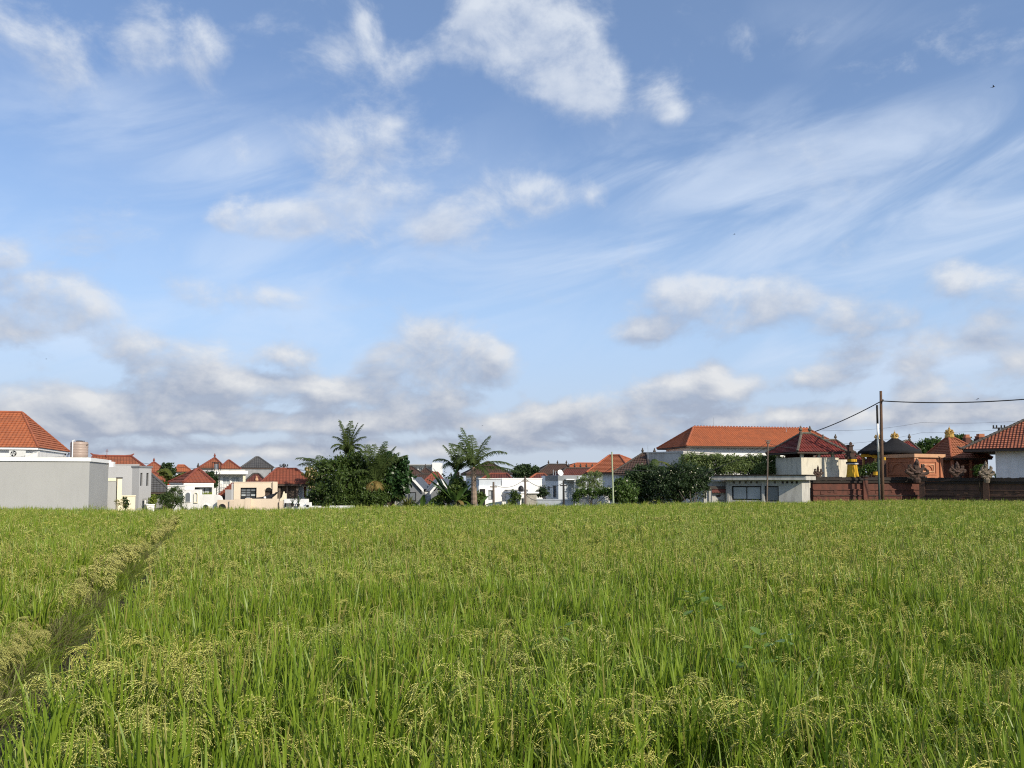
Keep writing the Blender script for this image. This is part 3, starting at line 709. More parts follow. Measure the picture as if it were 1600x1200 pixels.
# grey shingle pavilion
B = Bld('shingle_pavilion', 'open pavilion with steep grey shingle roof and grey posts', 'pavilion', 208, 57, 268, face(208, 57, 268))
ze = B.pt(250, 769)[1]; D = 4; ru, zr = B.pt(229, 735, D / 2)
B.hip(M['roof_grey'], M['cap_grey'], 0, B.W, 0, D, ze, ru - .4, ru, D / 2, D / 2, zr, M['wood_dark'], 12)
for px in (215, 243, 250): u, _ = B.pt(px, 780, .5); B.box('post', M['grey_cement'], u, u + .28, .5, .8, 0, ze - .1)
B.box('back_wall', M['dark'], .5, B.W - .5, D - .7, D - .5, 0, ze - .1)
tree('bushy green tree standing behind the small rust-red roof', 261, 82, [(261, 730, 7, 0), (267, 737, 6, 0), (255, 735, 5, 0)], M['leaf_deep'], 2600, .22, seed=1)
B = H('orange_roof_house', 'distant white house with small bright orange roof', 'house', 272, 105, 300, 106, 737, 278, 288, 727, 5, M['roof_orange'], M['cap_orange'], M['white_clean'], over=.3)
tree('dark rounded tree left of the pyramid-roofed white villa', 290, 70, [(288, 747, 8, 0), (298, 744, 7, 1), (281, 752, 7, 0), (304, 750, 6, 0)], M['leaf_deep'], 3600, .2, seed=2)

# white villa
B = Bld('white_villa', 'white villa with steep red pyramid roof and arched garden wall', 'house', 292, 52, 334, 52.95)
W = B.W; ze = B.pt(300, 754.5)[1]; D = 4.2; hw = B.rect(304.2, 761.3, 331.6, 772.5)
B.wall(M['white'], 0, W, 0, D, 0, ze - .02, [hw], dep=.5)
B.window(hw, .2, 3, 1, M['black'], [M['glass'], M['curtain'], M['curtain']], dep=.3, bar=.05)
ru, zr = B.pt(309.5, 733.5, D / 2); B.hip(M['roof_red'], M['cap_red'], -.25, W + .02, -.08, D + .2, ze, ru - .05, ru + .05, D / 2, D / 2, zr, M['white_clean'], 9)
finial(B.root, M['cap_dark'], ru, D / 2, zr + .05, .4, .09)
b = MB()
for k in range(60): x = B.rect(304.2 + k * .45, 772, 305, 773)[0]; b.poly([(x, .05, hw[2]), (x + .08, .05, hw[2]), (x + rnd.uniform(-.05, .13), 0, hw[2] + rnd.uniform(.06, .2))])
b.build('planter_greenery', M['leaf_lime'], B.root)
# arched garden wall of the villa
B = Bld('arched_wall', 'curved white garden wall with arched and round openings before the pyramid-roofed villa', 'wall', 262, 48, 346, 48)
W = B.W
def arch(px0, px1, top, bot): 
    u0, z1 = B.pt(px0, top); u1, z0 = B.pt(px1, bot); r = (u1 - u0) / 2
    return [(u0, z0), (u1, z0)] + [((u0 + u1) / 2 + r * math.cos(a), z1 - r + r * math.sin(a)) for a in np.linspace(0, math.pi, 9)]
def U(px, py): return B.pt(px, py)
out = [(0, 0), (W, 0), U(346, 781)] + [U(x, y) for x, y in ((344, 776), (340, 773.5), (334, 773), (313, 773), (313, 765), (289, 765), (289, 760), (262, 760))]
B.wallo = MB().prism(out, 0, .3).build('wall', M['white'], B.root)
for a_ in ((281, 286.2, 770, 784), (291, 297.3, 769.5, 784)):
    q = arch(*a_); cx = sum(p[0] for p in q) / len(q); cz = sum(p[1] for p in q) / len(q)
    fo = MB().prism([(cx + (x - cx) * 1.16, cz + (z - cz) * 1.08) for x, z in q], -.05, -.002).build('arched_window', M['white_clean'], B.root)
    MB().prism(q, -.056, -.052).build('pane', M['glass_grey'], fo)
q = arch(303.5, 309.3, 769.5, 786); cx = sum(p[0] for p in q) / len(q); cz = sum(p[1] for p in q) / len(q); mo = MB()
n = len(q); q2 = [(cx + (x - cx) * .72, cz + (z - cz) * .86) for x, z in q]
for k in range(n): j = (k + 1) % n; mo.poly([(q[k][0], -.06, q[k][1]), (q[j][0], -.06, q[j][1]), (q2[j][0], -.06, q2[j][1]), (q2[k][0], -.06, q2[k][1])]); mo.poly([(q[k][0], 0, q[k][1]), (q[j][0], 0, q[j][1]), (q[j][0], -.06, q[j][1]), (q[k][0], -.06, q[k][1])])
mo.build('arch_moulding', M['cream'], B.root)
for px in (322,):
    u, z = B.pt(px, 793); r = .17
    fo = MB().prism([(u + r * 1.25 * math.cos(a), z + r * 1.25 * math.sin(a)) for a in np.linspace(0, 2 * math.pi, 17)[:-1]], -.05, -.002).build('round_window', M['white_clean'], B.root)
    MB().prism([(u + r * math.cos(a), z + r * math.sin(a)) for a in np.linspace(0, 2 * math.pi, 17)[:-1]], -.056, -.052).build('pane', M['glass'], fo)
B.box('coping', M['white_clean'], .0, U(289, 760)[0], -.04, .34, U(289, 760)[1] + .002, U(289, 760)[1] + .07)

B = Bld('garden_wall', 'low mauve-grey garden wall with a round opening left of the peach house', 'wall', 340, 47.6, 366, 47.6)
z = B.pt(345, 781)[1]; B.box('wall', M['peach'], 0, B.W, .0, .2, 0, z)
u, zc = B.pt(347.5, 793); r = .22
fo = MB().prism([(u + r * 1.22 * math.cos(a), zc + r * 1.22 * math.sin(a)) for a in np.linspace(0, 2 * math.pi, 17)[:-1]], -.04, -.002).build('round_window', M['peach'], B.root)
MB().prism([(u + r * math.cos(a), zc + r * math.sin(a)) for a in np.linspace(0, 2 * math.pi, 17)[:-1]], -.046, -.042).build('pane', M['dark'], fo)
ua, zp = B.pt(359.5, 782); ub, _ = B.pt(365.5, 782); B.box('post', M['peach'], ua, ub, -.12, .3, 0, zp)

# two-storey white house with slab roof
B = Bld('slab_house', 'two-storey white house with flat slab roof and tall curtained windows', 'house', 334, 64, 380, face(334, 64, 380))
W = B.W; zt = B.pt(350, 741)[1]; hs = [B.rect(347.5, 744.5, 358.8, 757), B.rect(361.5, 744.5, 374, 757)]
B.wall(M['white'], 0, W, 0, 5, 0, zt, hs)
B.window(hs[0], 0, 2, 1, M['white_clean'], M['curtain'], bar=.05); B.window(hs[1], 0, 2, 1, M['white_clean'], M['curtain'], bar=.05)
u0, z1 = B.pt(329, 735.5, -.8); u1, z0 = B.pt(387.5, 740, -.8)
B.box('roof_slab', M['white_clean'], u0, u1, -.8, 5.6, zt, z1); B.box('roof_deck', M['concrete'], u0 + .2, u1 - .2, -.4, 5.4, z1 + .002, z1 + .10)
u, _ = B.pt(379.5, 750, -.6); B.box('column', M['cream'], u, u + .2, -.6, -.4, 0, zt)
u0, z1 = B.pt(344, 756, -.5); u1, z0 = B.pt(376, 770, -.5)
b = MB().box(u0, u1, -.5, -.47, z1 - .03, z1)
for k in range(14): x = u0 + (u1 - u0) * k / 13; b.box(x - .012, x + .012, -.49, -.48, z0, z1 - .03)
b.build('balcony_railing', M['steel'], B.root)
p = at(338, 737, 62.5); A = empty('rooftop_lantern', 'upright metal tank in a frame on the corner of the slab-roofed house', 'tank', (p.x, p.y, B.pt(329, 735.5, -.8)[1] - .0))
MB().lathe([(.17, .1), (.18, .12), (.18, .52), (.1, .56)], n=12).build('tank', M['steel'], A)
f = MB()
for sx in (-.25, .25):
    for sy in (-.25, .25): f.box(sx - .02, sx + .02, sy - .02, sy + .02, 0, .62)
f.box(-.27, .27, -.27, .27, .62, .66); f.build('frame', M['pole_dark'], A)
p = at(340, 790, 60); A = empty('service_mast', 'dark lattice mast standing at the corner of the slab-roofed house', 'mast', (p.x, p.y, 0)); zt = at(340, 737, 60).z
f = MB()
for sx in (-.12, .12): f.box(sx - .018, sx + .018, -.018, .018, 0, zt)
for k in range(16): z = zt * k / 16 + .1; f.tube([(-.12, 0, z), (.12, 0, z + zt / 18)], .012, 4)
f.build('lattice', M['pole_dark'], A)
B = H('twin_roof_house', 'pale house with two-tier red pyramid roof behind the slab-roofed house, left one', 'house', 310, 80, 352, 81, 731, 335, 336, 716, 4.8, M['roof_rust'], M['cap_red'], M['grey_villa'], over=.15, finials=(.5,), courses=9)
B = H('pyramid_roof_house', 'house with smaller red pyramid roof rising just above the slab-roofed house', 'house', 342, 74, 375.5, 74.5, 732.5, 357, 358, 719.5, 4.2, M['roof_rust'], M['cap_red'], M['grey_villa'], over=.3, courses=9)
B = H('barn', 'tall building with grey pyramid roof and grey tin walls', 'building', 376, 84, 427, 85, 730.8, 400, 404, 714.5, 5.5, M['roof_grey'], M['cap_grey'], M['tin'], over=.12, courses=11)
B = H('maroon_roof_house', 'low dark maroon roof before the grey tin-walled building', 'house', 381, 70, 417, 70.5, 754, 396, 404, 741, 3, M['roof_darkred'], M['cap_dark'], M['wood_dark'], over=.2)
finial(B.root, M['terracotta_lite'], B.W * .55, .3, B.ze, .6, .14)

# lean-to red roof left of the peach house
B = Bld('lean_to', 'red lean-to roof sloping up to the pale wall beside the peach house', 'building', 338, 58, 367, 58)
pts = [U for U in ()]
a, b2, c = B.pt(338, 776), B.pt(363.5, 776), B.pt(363.5, 754.5)
mb = MB(); n = 8
for k in range(n):
    t0, t1 = k / n, (k + 1) / n; x0 = a[0] + (c[0] - a[0]) * t0; x1 = a[0] + (c[0] - a[0]) * t1; z0 = a[1] + (c[1] - a[1]) * t0; z1 = a[1] + (c[1] - a[1]) * t1
    mb.box(x0, x1, 0, 4, z1 - .16, z1 + .02)
mb.build('ridge_course', M['cap_red'], B.root)
o = MB(); o.poly([(a[0], .02, a[1]), (b2[0], .02, b2[1]), (c[0], .02, c[1] - .05)], [(0, 0), (2, 0), (2, 1)]); o.poly([(a[0], .02, 0), (b2[0], .02, 0), (b2[0], .02, b2[1]), (a[0], .02, a[1])], [(0, 0), (2, 0), (2, 1), (0, 1)]); o.build('roof_face', M['roof_red'], B.root)
B.box('dark_strip', M['dark'], a[0], b2[0], -.1, 0, a[1] - .35, a[1] + .05)  # dark strip along the lower edge of the roof
u0, z1 = B.pt(352, 765, -.6); u1, _ = B.pt(363, 765, -.6); B.wall(M['grey_villa'], u0, u1, -.6, -.2, 0, z1, name='pale_wall')

# peach house
B = Bld('peach_house', 'peach-coloured box house with black-framed window and dark arched niche', 'house', 365.5, 49.3, 433.5, 50.15)
W = B.W; zt = B.pt(400, 753)[1]; hw = B.rect(376, 762, 400.6, 781); ha = B.rect(414.2, 767, 425, 781)
B.wall(M['peach'], 0, W - .3, 0, 4.5, 0, zt - .05, [hw, ha], dep=.22)
uA = (ha[0] + ha[1]) / 2; r = (ha[1] - ha[0]) / 2
b = MB()                                  # arch head as a flat dark plate, recess shade painted on the wall
MB().prism([(uA + r * math.cos(a), ha[3] + r * math.sin(a)) for a in np.linspace(0, math.pi, 13)], -.004, -.002).build('arch_head_shade', M['dark'], B.root)
MB().box(ha[0], ha[1], .17, .2, ha[2], ha[3]).build('arch_niche', M['wood_dark'], B.root)
ring = MB(); th = np.linspace(0, math.pi, 13)
for k in range(12):
    c0, s0, c1, s1 = math.cos(th[k]), math.sin(th[k]), math.cos(th[k + 1]), math.sin(th[k + 1])
    ring.poly([(uA + r * c0, -.03, ha[3] + r * s0), (uA + (r + .05) * c0, -.03, ha[3] + (r + .05) * s0), (uA + (r + .05) * c1, -.03, ha[3] + (r + .05) * s1), (uA + r * c1, -.03, ha[3] + r * s1)])
ring.build('arch_trim', M['peach'], B.root)
B.window(hw, 0, 3, 4, M['black'], [M['glass'], M['glass_grey'], M['glass'], M['curtain'], M['glass_grey'], M['curtain'], M['glass_grey'], M['glass_grey'], M['glass'], M['glass_grey'], M['glass_grey'], M['glass_grey']], bar=.06, dep=.2)
B.box('coping', M['peach'], -.02, W - .31, -.03, 4.5, zt - .049, zt)
B.box('side_fin', M['peach'], W - .298, W, -.14, 4.5, 0, zt + .01)
ua, _ = B.pt(363, 760, .1); B.box('downpipe', M['grey_villa'], -.14, -.03, -.05, .05, 0, zt - .1)
B = Bld('shade_sail', 'black cloth shade sail sagging in front of the arched niche of the peach house', 'shade sail', 392, 48.4, 434, 48.4)
top = [(397, 777.6), (405, 776.8), (412, 775), (419, 773), (426, 771), (430, 769), (433.6, 766.8)]; bot = [(397, 778.4), (405, 778.6), (412, 779.6), (419, 780), (426, 778), (430, 773.5), (433.6, 768)]
b = MB()
for k in range(6):
    a, c, d, e = (B.pt(*q) for q in (top[k], top[k + 1], bot[k + 1], bot[k])); n = 4
    for j in range(n):
        f0, f1 = j / n, (j + 1) / n; V = lambda f_: .45 - .75 * f_ + .12 * math.sin(f_ * 9 + k)
        L_ = lambda p, q, f_, kk: (p[0] + (q[0] - p[0]) * f_, .45 - .75 * f_, p[1] + (q[1] - p[1]) * f_ - .10 * math.sin(math.pi * f_))
        b.poly([L_(a, e, f0, k), L_(c, d, f0, k + 1), L_(c, d, f1, k + 1), L_(a, e, f1, k)])
b.build('cloth', M['blackcloth'], B.root)
u0, z0 = B.pt(410, 776); u1, z1 = B.pt(424, 764); MB().tube([(u0, .3, z0), (u1, .3, z1)], .012, 5).build('rope', M['blackcloth'], B.root)
B = Bld('boundary_wall', 'peach boundary wall standing along the rice below the peach house', 'wall', 350, 46.2, 441, 46.6)
z = B.pt(370, 780)[1]; um, _ = B.pt(388.5, 785); uc, _ = B.pt(365, 790)
B.box('wall', M['peach'], uc, um, 0, .18, 0, z); ue2, _ = B.pt(434, 780)
B.box('wall', M['peach'], um + .02, ue2, .25, .43, 0, B.pt(400, 779.5)[1]); B.box('coping', M['peach'], um - .2, um + .1, -.02, .45, 0, B.pt(389, 779)[1] + .02)
ub, _ = B.pt(436, 780); uc2, z2 = B.pt(441, 783); B.box('end_post', M['peach'], ub, uc2, .1, .5, 0, z2)
p = at(413.8, 777.5, 46.9); A = empty('globe_lamp', 'round white globe lamp on the peach boundary wall', 'lamp', (p.x, p.y, p.z))
MB().blob((0, 0, 0), .075, 12, 0).build('globe', M['white_clean'], A, True); MB().lathe([(.04, -.14), (.03, -.06)], n=8).build('base', M['black'], A)
B = Bld('broken_wall', 'pointed stub of peach garden wall between the peach house and the red-roofed house', 'wall', 436, 48, 447, 48)
q = [(0, 0)] + [B.pt(447, 800)] + [B.pt(x, y) for x, y in ((446.5, 771), (443.6, 771), (443, 768), (440.5, 777), (437, 780))]
q[1] = (q[1][0], 0); MB().prism(q, 0, .22).build('wall', M['cream'], B.root)

# red hip-roofed wooden house
B = Bld('red_roof_house', 'wooden house with broad red hip roof beside the big dark tree', 'house', 405, 54.5, 491, face(405, 54.5, 491))
W = B.W; ze = B.pt(430, 756.5)[1]; D = 6; u0, zr = B.pt(432, 733, D / 2); u1, _ = B.pt(463, 733, D / 2)
B.hip(M['roof_red'], M['cap_red'], 0, W, 0, D, ze, u0, u1, D / 2, D / 2, zr, M['wood_dark'], 16, capr=.06)
hd = B.rect(466, 758.5, 481.5, 779, .6)
ua, _ = B.pt(428, 760, .6); ub, _ = B.pt(483, 760, .6)
B.wall(M['wood_grey'], ua, ub, .6, D - .6, 0, ze - .1, [hd], name='plank_wall')
B.window(hd, .6, 2, 1, M['white_clean'], [M['curtain'], M['wood_red']], bar=.09, name='door')
for px in (436.5, 448.5, 464.5, 480.5): u, _ = B.pt(px, 770, .3); B.box('post', M['wood_grey'] if px < 470 else M['white'], u - .07, u + .07, .3, .44, 0, ze - .1)
for k in range(4):
    z = .6 + k * .33; B.box('plank', M['wood_grey'], B.pt(449.5, 770, .55)[0], B.pt(463.3, 770, .55)[0], .555, .598, z, z + .31)
B = Bld('low_wall', 'white stepped low wall with junk on it before the red-roofed wooden house', 'wall', 442, 47.5, 552, 46.8)
for x0, x1, y, v in ((444, 480, 779.5, .3), (443, 462, 787.5, 0), (461.8, 478, 791, .01), (478, 484.5, 785, 0), (484.7, 500, 790.5, .05), (500.2, 515, 792, 0), (515.2, 552, 790, .1)):
    u0, z = B.pt(x0, y, v); u1, _ = B.pt(x1, y, v); B.box('wall', M['white_clean'], u0, u1, v, v + .25, 0, z)
u0, z0 = B.pt(478.5, 792.5); u1, z1 = B.pt(482.6, 789); B.box('vent', M['black'], u0, u1, -.006, -.002, z0, z1)
p = at(453, 787, 47.3); A = empty('bench_frame', 'dark low metal bench standing on the white stepped wall', 'bench', (p.x, p.y, p.z - .2))
MB().box(-.30, .16, -.1, .1, .20, .24).build('seat', M['black'], A)
for s in (-.26, .12): MB().box(s - .02, s + .02, -.08, .08, 0, .2).build('leg', M['black'], A)
for i, (px, hh, lab) in enumerate(((457, .42, 'thin bare potted plant on the white stepped wall, left of its pair'), (466, .5, 'bushier dark potted plant on the white stepped wall, right of its pair'))):
    p = at(px, 788, 47.2); A = empty('potted_plant', lab, 'plant', (p.x, p.y, p.z - .14)); b = MB()
    MB().lathe([(.07, 0), (.1, .16), (.11, .18)], n=8).build('pot', M['black'], A)
    for k in range(9 + i * 8): 
        a = rnd.uniform(0, 6.28); r_ = rnd.uniform(.05, .22); b.tube([(0, 0, .15), (math.cos(a) * r_ * .5, math.sin(a) * r_ * .5, .15 + hh * .5), (math.cos(a) * r_, math.sin(a) * r_, .15 + hh * rnd.uniform(.5, 1))], [.012, .01, .02], 4)
    b.build('stems', M['leaf_deep'], A)
# ------------------------------------------------------------------ left plants
g0 = random.Random(3)
def palm_clump(label, px, Y, top, n, L, leaf, seed, name='areca_palm', group=None):
    p = at(px, 760, Y); root = empty(name, label, 'palm tree', (p.x, p.y, 0), 0, group); g = random.Random(seed); zt = at(px, top, Y).z
    for k in range(n):
        bx = g.uniform(-.5, .5); zz = (zt - L * .75) * g.uniform(.6, 1.0)
        frond(root, M[leaf], (bx, g.uniform(-.3, .3), max(.3, zz)), g.uniform(0, 6.28), R(g.uniform(40, 85)), L * g.uniform(.8, 1.1), R(g.uniform(50, 110)), .42, 18, .07, k + seed)
    b = MB()
    for k in range(5): x = g.uniform(-.4, .4); b.tube([(x * .5, 0, 0), (x, g.uniform(-.2, .2), zt - L)], [.06, .045], 6)
    b.build('trunk', M['palmbark'], root); return root
palm_clump('clump of pale green palms behind the white arched wall', 268, 63, 727, 20, 1.6, 'palm_yellow', 4)
palm_clump('shorter yellowish palm clump beside the red flower, left of the pyramid roof', 278, 66, 733, 12, 1.4, 'palm_yellow', 14)
r_, B_ = tree('flowering shrub with red blossom by the grey shingle pavilion', 257, 60, [(257, 757, 6, 0), (262, 762, 6, 0)], M['leaf_mid'], 1200, .15, seed=5, cat='shrub', name='flowering_shrub')
flowers(r_, B_, M['flower_red'], 12, .07, 4)
tree('dark feathery bush at the foot of the white arched wall', 268, 46, [(262, 776, 10, 0), (274, 772, 11, .3), (268, 784, 11, -.2), (256, 787, 8, 0), (280, 782, 8, 0), (252, 778, 7, 0), (273, 764, 5, 0)], M['leaf_dark'], 6500, .11, seed=6, cat='bush', name='dark_bush', asp=.22, r0=.07)
spiky('spiky dark yucca beside the feathery bush, before the arched wall', 289, 45.2, 42, .75, .05, M['leaf_dark'], 'yucca', 'yucca', .55, 7, el=(10, 80), droop=(5, 50))
tree('small bright green shrub beside the grey villa door', 239, 52.5, [(238, 783, 6, 0), (241, 777, 4.5, 0), (237, 790, 5, 0)], M['leaf_lime'], 1500, .1, seed=8, cat='shrub', name='lime_shrub', r0=.04)
tree('sparse dry shrub growing against the cream wall', 186, 46.5, [(184, 785, 6, 0), (192, 788, 5, 0)], M['leaf_yellow'], 150, .08, seed=9, cat='shrub', name='dry_shrub', r0=.03)
tree('slim dark conifer-like shrub before the cream wall', 196, 49, [(196, 784, 4, 0), (195, 778, 2.5, 0), (197, 790, 4.5, 0)], M['leaf_deep'], 900, .09, seed=10, cat='shrub', name='dark_shrub', r0=.03)
tree('leafy tree growing between the white villa and the slab-roofed house', 329, 60, [(327, 742, 6, 0), (333, 748, 6, 0), (336, 756, 5, 0)], M['leaf_deep'], 2200, .15, seed=21)

# ------------------------------------------------------------------ big dark tree and palms in the middle
T1 = [(520, 742, 26, 0), (548, 735, 25, .5), (575, 745, 24, 0), (505, 768, 22, 0), (538, 765, 28, -.6), (572, 770, 24, -.4), (520, 780, 20, -.5), (560, 785, 16, -.6), (497, 782, 12, 0), (590, 765, 16, 0), (530, 725, 14, .4), (560, 722, 16, .4)]
root, B_ = tree('largest dark mango tree left of the field centre, with two palms rising through it', 545, 49, T1, M['leaf_dark'], 30000, .19, r0=.22, seed=30, asp=.40, cs=.25, name='mango_tree')
tree('glossy round-leaved tree forming the right end of the dark tree group', 612, 49.5, [(612, 722, 15, 0), (625, 728, 12, 0), (600, 735, 17, 0), (620, 745, 18, 0), (605, 762, 18, 0), (625, 768, 12, 0), (592, 778, 12, 0), (632, 718, 5, 0), (607, 713, 6, 0)], M['leaf_ficus'], 13000, .2, r0=.16, seed=31, asp=.75, cs=.28, name='breadfruit_tree')
r_, B_ = tree('pale-flowered frangipani between the red hip roof and the mango tree', 492, 55, [(492, 744, 9, 0), (484, 738, 8, 0), (500, 752, 9, 0), (490, 756, 8, 0)], M['leaf_yellow'], 2600, .17, seed=32, name='frangipani_tree')
flowers(r_, B_, M['flower_peach'], 40, .06, 33)
palm('palm with grey arching fronds above the red-roofed wooden house', 505, 58, 738, 506, [(250, 55, 2.3, 70), (290, 45, 2.2, 75), (220, 62, 2.0, 80), (80, 50, 2.0, 80), (120, 40, 2.0, 85), (330, 65, 2.0, 60), (170, 55, 2.1, 75)], name='arching_palm')
palm('tallest coconut palm with upswept fronds above the mango tree', 545, 50.5, 713, 544, [(270, 82, 2.2, 12), (300, 84, 2.3, 16), (80, 83, 2.2, 20), (60, 80, 2.2, 34), (0, 87, 2.2, 6), (285, 83, 1.8, 85), (80, 82, 1.8, 85), (250, 80, 1.6, 140), (110, 80, 1.6, 140), (270, 76, 1.35, 155), (85, 76, 1.35, 155), (180, 82, 1.9, 40), (200, 78, 1.5, 145), (160, 78, 1.5, 145), (85, 32, 1.4, 50)], lw=.42)
palm('coconut palm with two dry hanging fronds in front of the mango tree', 587, 48.3, 752, 587, [(300, 80, 2.3, 20), (40, 82, 2.3, 25), (0, 86, 2.2, 10), (280, 78, 2.2, 35), (70, 72, 2.4, 30), (80, 60, 2.5, 50), (60, 66, 2.4, 45), (255, 66, 1.7, 120), (205, 0, .95, 88), (255, 25, 1.2, 105), (150, 5, .85, 88), (290, 55, 1.7, 110), (180, 76, 1.9, 60), (150, 80, 2.1, 40), (320, 76, 2.4, 25), (20, 80, 2.5, 18)], leaf='palm', lw=.50, dead=(8, 10))
tree('dense dark shrubs filling the foot of the mango tree by the white low wall', 570, 47.6, [(555, 783, 12, 0), (575, 780, 12, 0), (590, 784, 10, 0), (588, 772, 10, .2), (600, 778, 9, .2), (535, 785, 11, 0), (512, 783, 9, 0)], M['leaf_dark'], 6000, .15, seed=37, cat='bush', name='dark_bush', r0=.05, asp=.42)
# hotel block and the dark roofs before it
B = Bld('hotel_block', 'distant white flat-roofed hotel with a row of dark balcony bays', 'building', 637, 150, 675, 150)
W = B.W; hs = [B.rect(640 + 7 * k, 729.5, 645.4 + 7 * k, 736) for k in range(5)]
B.wall(M['white'], 0, W, 0, 10, 0, B.pt(640, 727)[1], hs, dep=.6)
for h in hs: B.window(h, 0, 2, 1, M['white_clean'], M['glass_grey'], bar=.12, dep=.5)
z = B.pt(640, 725.5)[1]; B.box('roof_slab', M['grey_villa'], -.5, W + .1, -.8, 10, B.pt(640, 727)[1], z)
B.box('stair_tower', M['white_clean'], W + .12, W + 1.45, -1, 6, 0, B.pt(675, 723)[1])
B = H('dark_roof_house', 'small house with dark brown pyramid roof below the hotel, left one of two', 'house', 628, 90, 662, 90.5, 742, 640, 643, 729, 4.5, M['roof_brown'], M['cap_dark'], M['white'])
B = H('dark_roof_house', 'little dark brown roof with a ridge knob directly below the hotel tower', 'house', 655, 96, 675, 96, 739, 664, 665.5, 731.5, 3, M['roof_brown'], M['cap_dark'], M['cream'], over=.25, finials=(.5,))
B = H('dark_roof_house', 'long dark brown roof just above the white-trimmed gables', 'house', 646, 82, 684, 82, 749.5, 652, 676, 742, 4, M['roof_brown'], M['cap_dark'], M['white'], over=.3)
B = H('red_slope_house', 'small house with a dull red roof slope behind the white-trimmed gables', 'house', 658, 70, 690, 70, 757, 677, 684, 739, 5, M['roof_red'], M['cap_red'], M['grey_dark'], over=.2)
def aframe(label, peak, left, right, Y, depth):
    B = Bld('gable_house', label, 'house', left[0], Y, right[0], Y, 'white-trimmed gable houses'); P, Lf, Rt = B.pt(*peak), B.pt(*left), B.pt(*right); b = MB(); w = .16
    for a, c in ((P, Lf), (P, Rt)):
        b.prism([(a[0], a[1]), (c[0], c[1]), (c[0], c[1] - w * 1.4), (a[0], a[1] - w * 1.4)] if c is Rt else [(c[0], c[1]), (a[0], a[1]), (a[0], a[1] - w * 1.4), (c[0], c[1] - w * 1.4)], -.15, -.02)
    b.build('bargeboard', M['white_clean'], B.root)
    r = MB()
    for a, c in ((P, Lf), (Rt, P)):
        n = 8
        for k in range(n):
            p0 = (a[0] + (c[0] - a[0]) * k / n, a[1] + (c[1] - a[1]) * k / n); p1 = (a[0] + (c[0] - a[0]) * (k + 1) / n, a[1] + (c[1] - a[1]) * (k + 1) / n)
            r.poly([(p0[0], -.02, p0[1]), (p1[0], -.02, p1[1]), (p1[0], depth, p1[1]), (p0[0], depth, p0[1])], [(0, k * .3), (0, k * .3 + .3), (depth, k * .3 + .3), (depth, k * .3)])
    r.build('roof', M['roof_slate'], B.root)
    MB().prism([(Lf[0] + .1, 0), (Rt[0] - .1, 0), (Rt[0] - .1, Rt[1] - .3), (P[0], P[1] - .25), (Lf[0] + .1, Lf[1] - .3)], .05, depth).build('wall', M['grey_dark'], B.root)
    u0, z1 = B.pt(peak[0] - 5, peak[1] + 24, 0); u1, z0 = B.pt(peak[0] + 6, peak[1] + 38, 0)
    fo = MB().box(u0, u1, .0, .045, z0, z1).build('window', M['black'], B.root); MB().box(u0 + .06, u1 - .06, -.01, -.002, z0 + .06, z1 - .06).build('pane', M['glass_grey'], fo)
    return B
B = aframe('dark gable house with white trim, left one beside the glossy tree', (644, 745), (624, 770), (662, 764.5), 58, 6)
B = aframe('dark gable house with white trim and slate roof, right one behind the banana plants', (689, 748), (672, 768), (710, 770), 57, 6)
sp = Bld('slate_roof', 'bluish slate roof slope between the two white-trimmed gables', 'roof', 664, 60, 688, 60)
q = [sp.pt(664, 767), sp.pt(673, 767), sp.pt(688.5, 748.5, 2), sp.pt(679.5, 748, 2)]
sp_b = MB(); sp_b.poly([(q[0][0], 0, q[0][1]), (q[1][0], 0, q[1][1]), (q[2][0], 2, q[2][1]), (q[3][0], 2, q[3][1])], [(0, 0), (.5, 0), (.5, 2), (0, 2)])
sp_b.poly([(q[3][0], 2.05, q[3][1]), (q[2][0], 2.05, q[2][1]), (q[2][0], 2.05, 0), (q[3][0], 2.05, 0)]); sp_b.build('roof_face', M['roof_slate'], sp.root); sp.box('wall', M['white'], q[0][0], q[1][0], .1, .3, 0, q[0][1] - .02)
B = Bld('side_wall', 'grey panelled shed under the right end of the mango tree', 'shed', 588, 51.5, 624, 51.5)
z = B.pt(600, 776)[1]; B.box('wall', M['grey_cement'], 0, B.W, .1, 2, 0, z - .9)
for k in range(9): B.box('panel', M['white'], B.W * k / 9 + .03, B.W * (k + 1) / 9 - .03, .08, .16, z - .9, z - .05)
B.box('roof', M['grey_dark'], -.2, B.W + .2, -.2, 2.2, z - .05, z + .04)

# banana and cane plants around the two palms
spiky('tall yellowish cane plant right of the glossy round-leaved tree', 638, 47.5, 60, 1.5, .09, M['leaf_yellow'], 'cane_plant', 'cane plant', .5, 40, el=(55, 88), droop=(30, 110))
spiky('pale bushy cane plant at the edge of the rice below the left white gable', 645, 46.9, 50, 1.1, .08, M['leaf_mid'], 'cane_plant', 'cane plant', .25, 41, el=(45, 88), droop=(30, 110))
LV = lambda seed, n, L, w: [(random.Random(seed + k).uniform(0, 360), random.Random(seed + k * 3 + 1).uniform(48, 84), L * random.Random(seed + k * 5).uniform(.8, 1.1), random.Random(seed + k * 7).uniform(25, 85), w) for k in range(n)]
banana('dark banana plant before the left white-trimmed gable', 660, 47.6, LV(3, 8, 1.3, .17), .5, group='banana plants by the palms')
banana('short banana plant between the two white-trimmed gables', 675, 47.4, LV(9, 8, 1.1, .16), .4, group='banana plants by the palms')
banana('broad banana plant left of the palm trunk with a yellow dead leaf', 712, 47.3, LV(17, 10, 1.7, .2) + [(150, 50, 1.3, 135, .14)], 1.1, group='banana plants by the palms', dead=(10,))
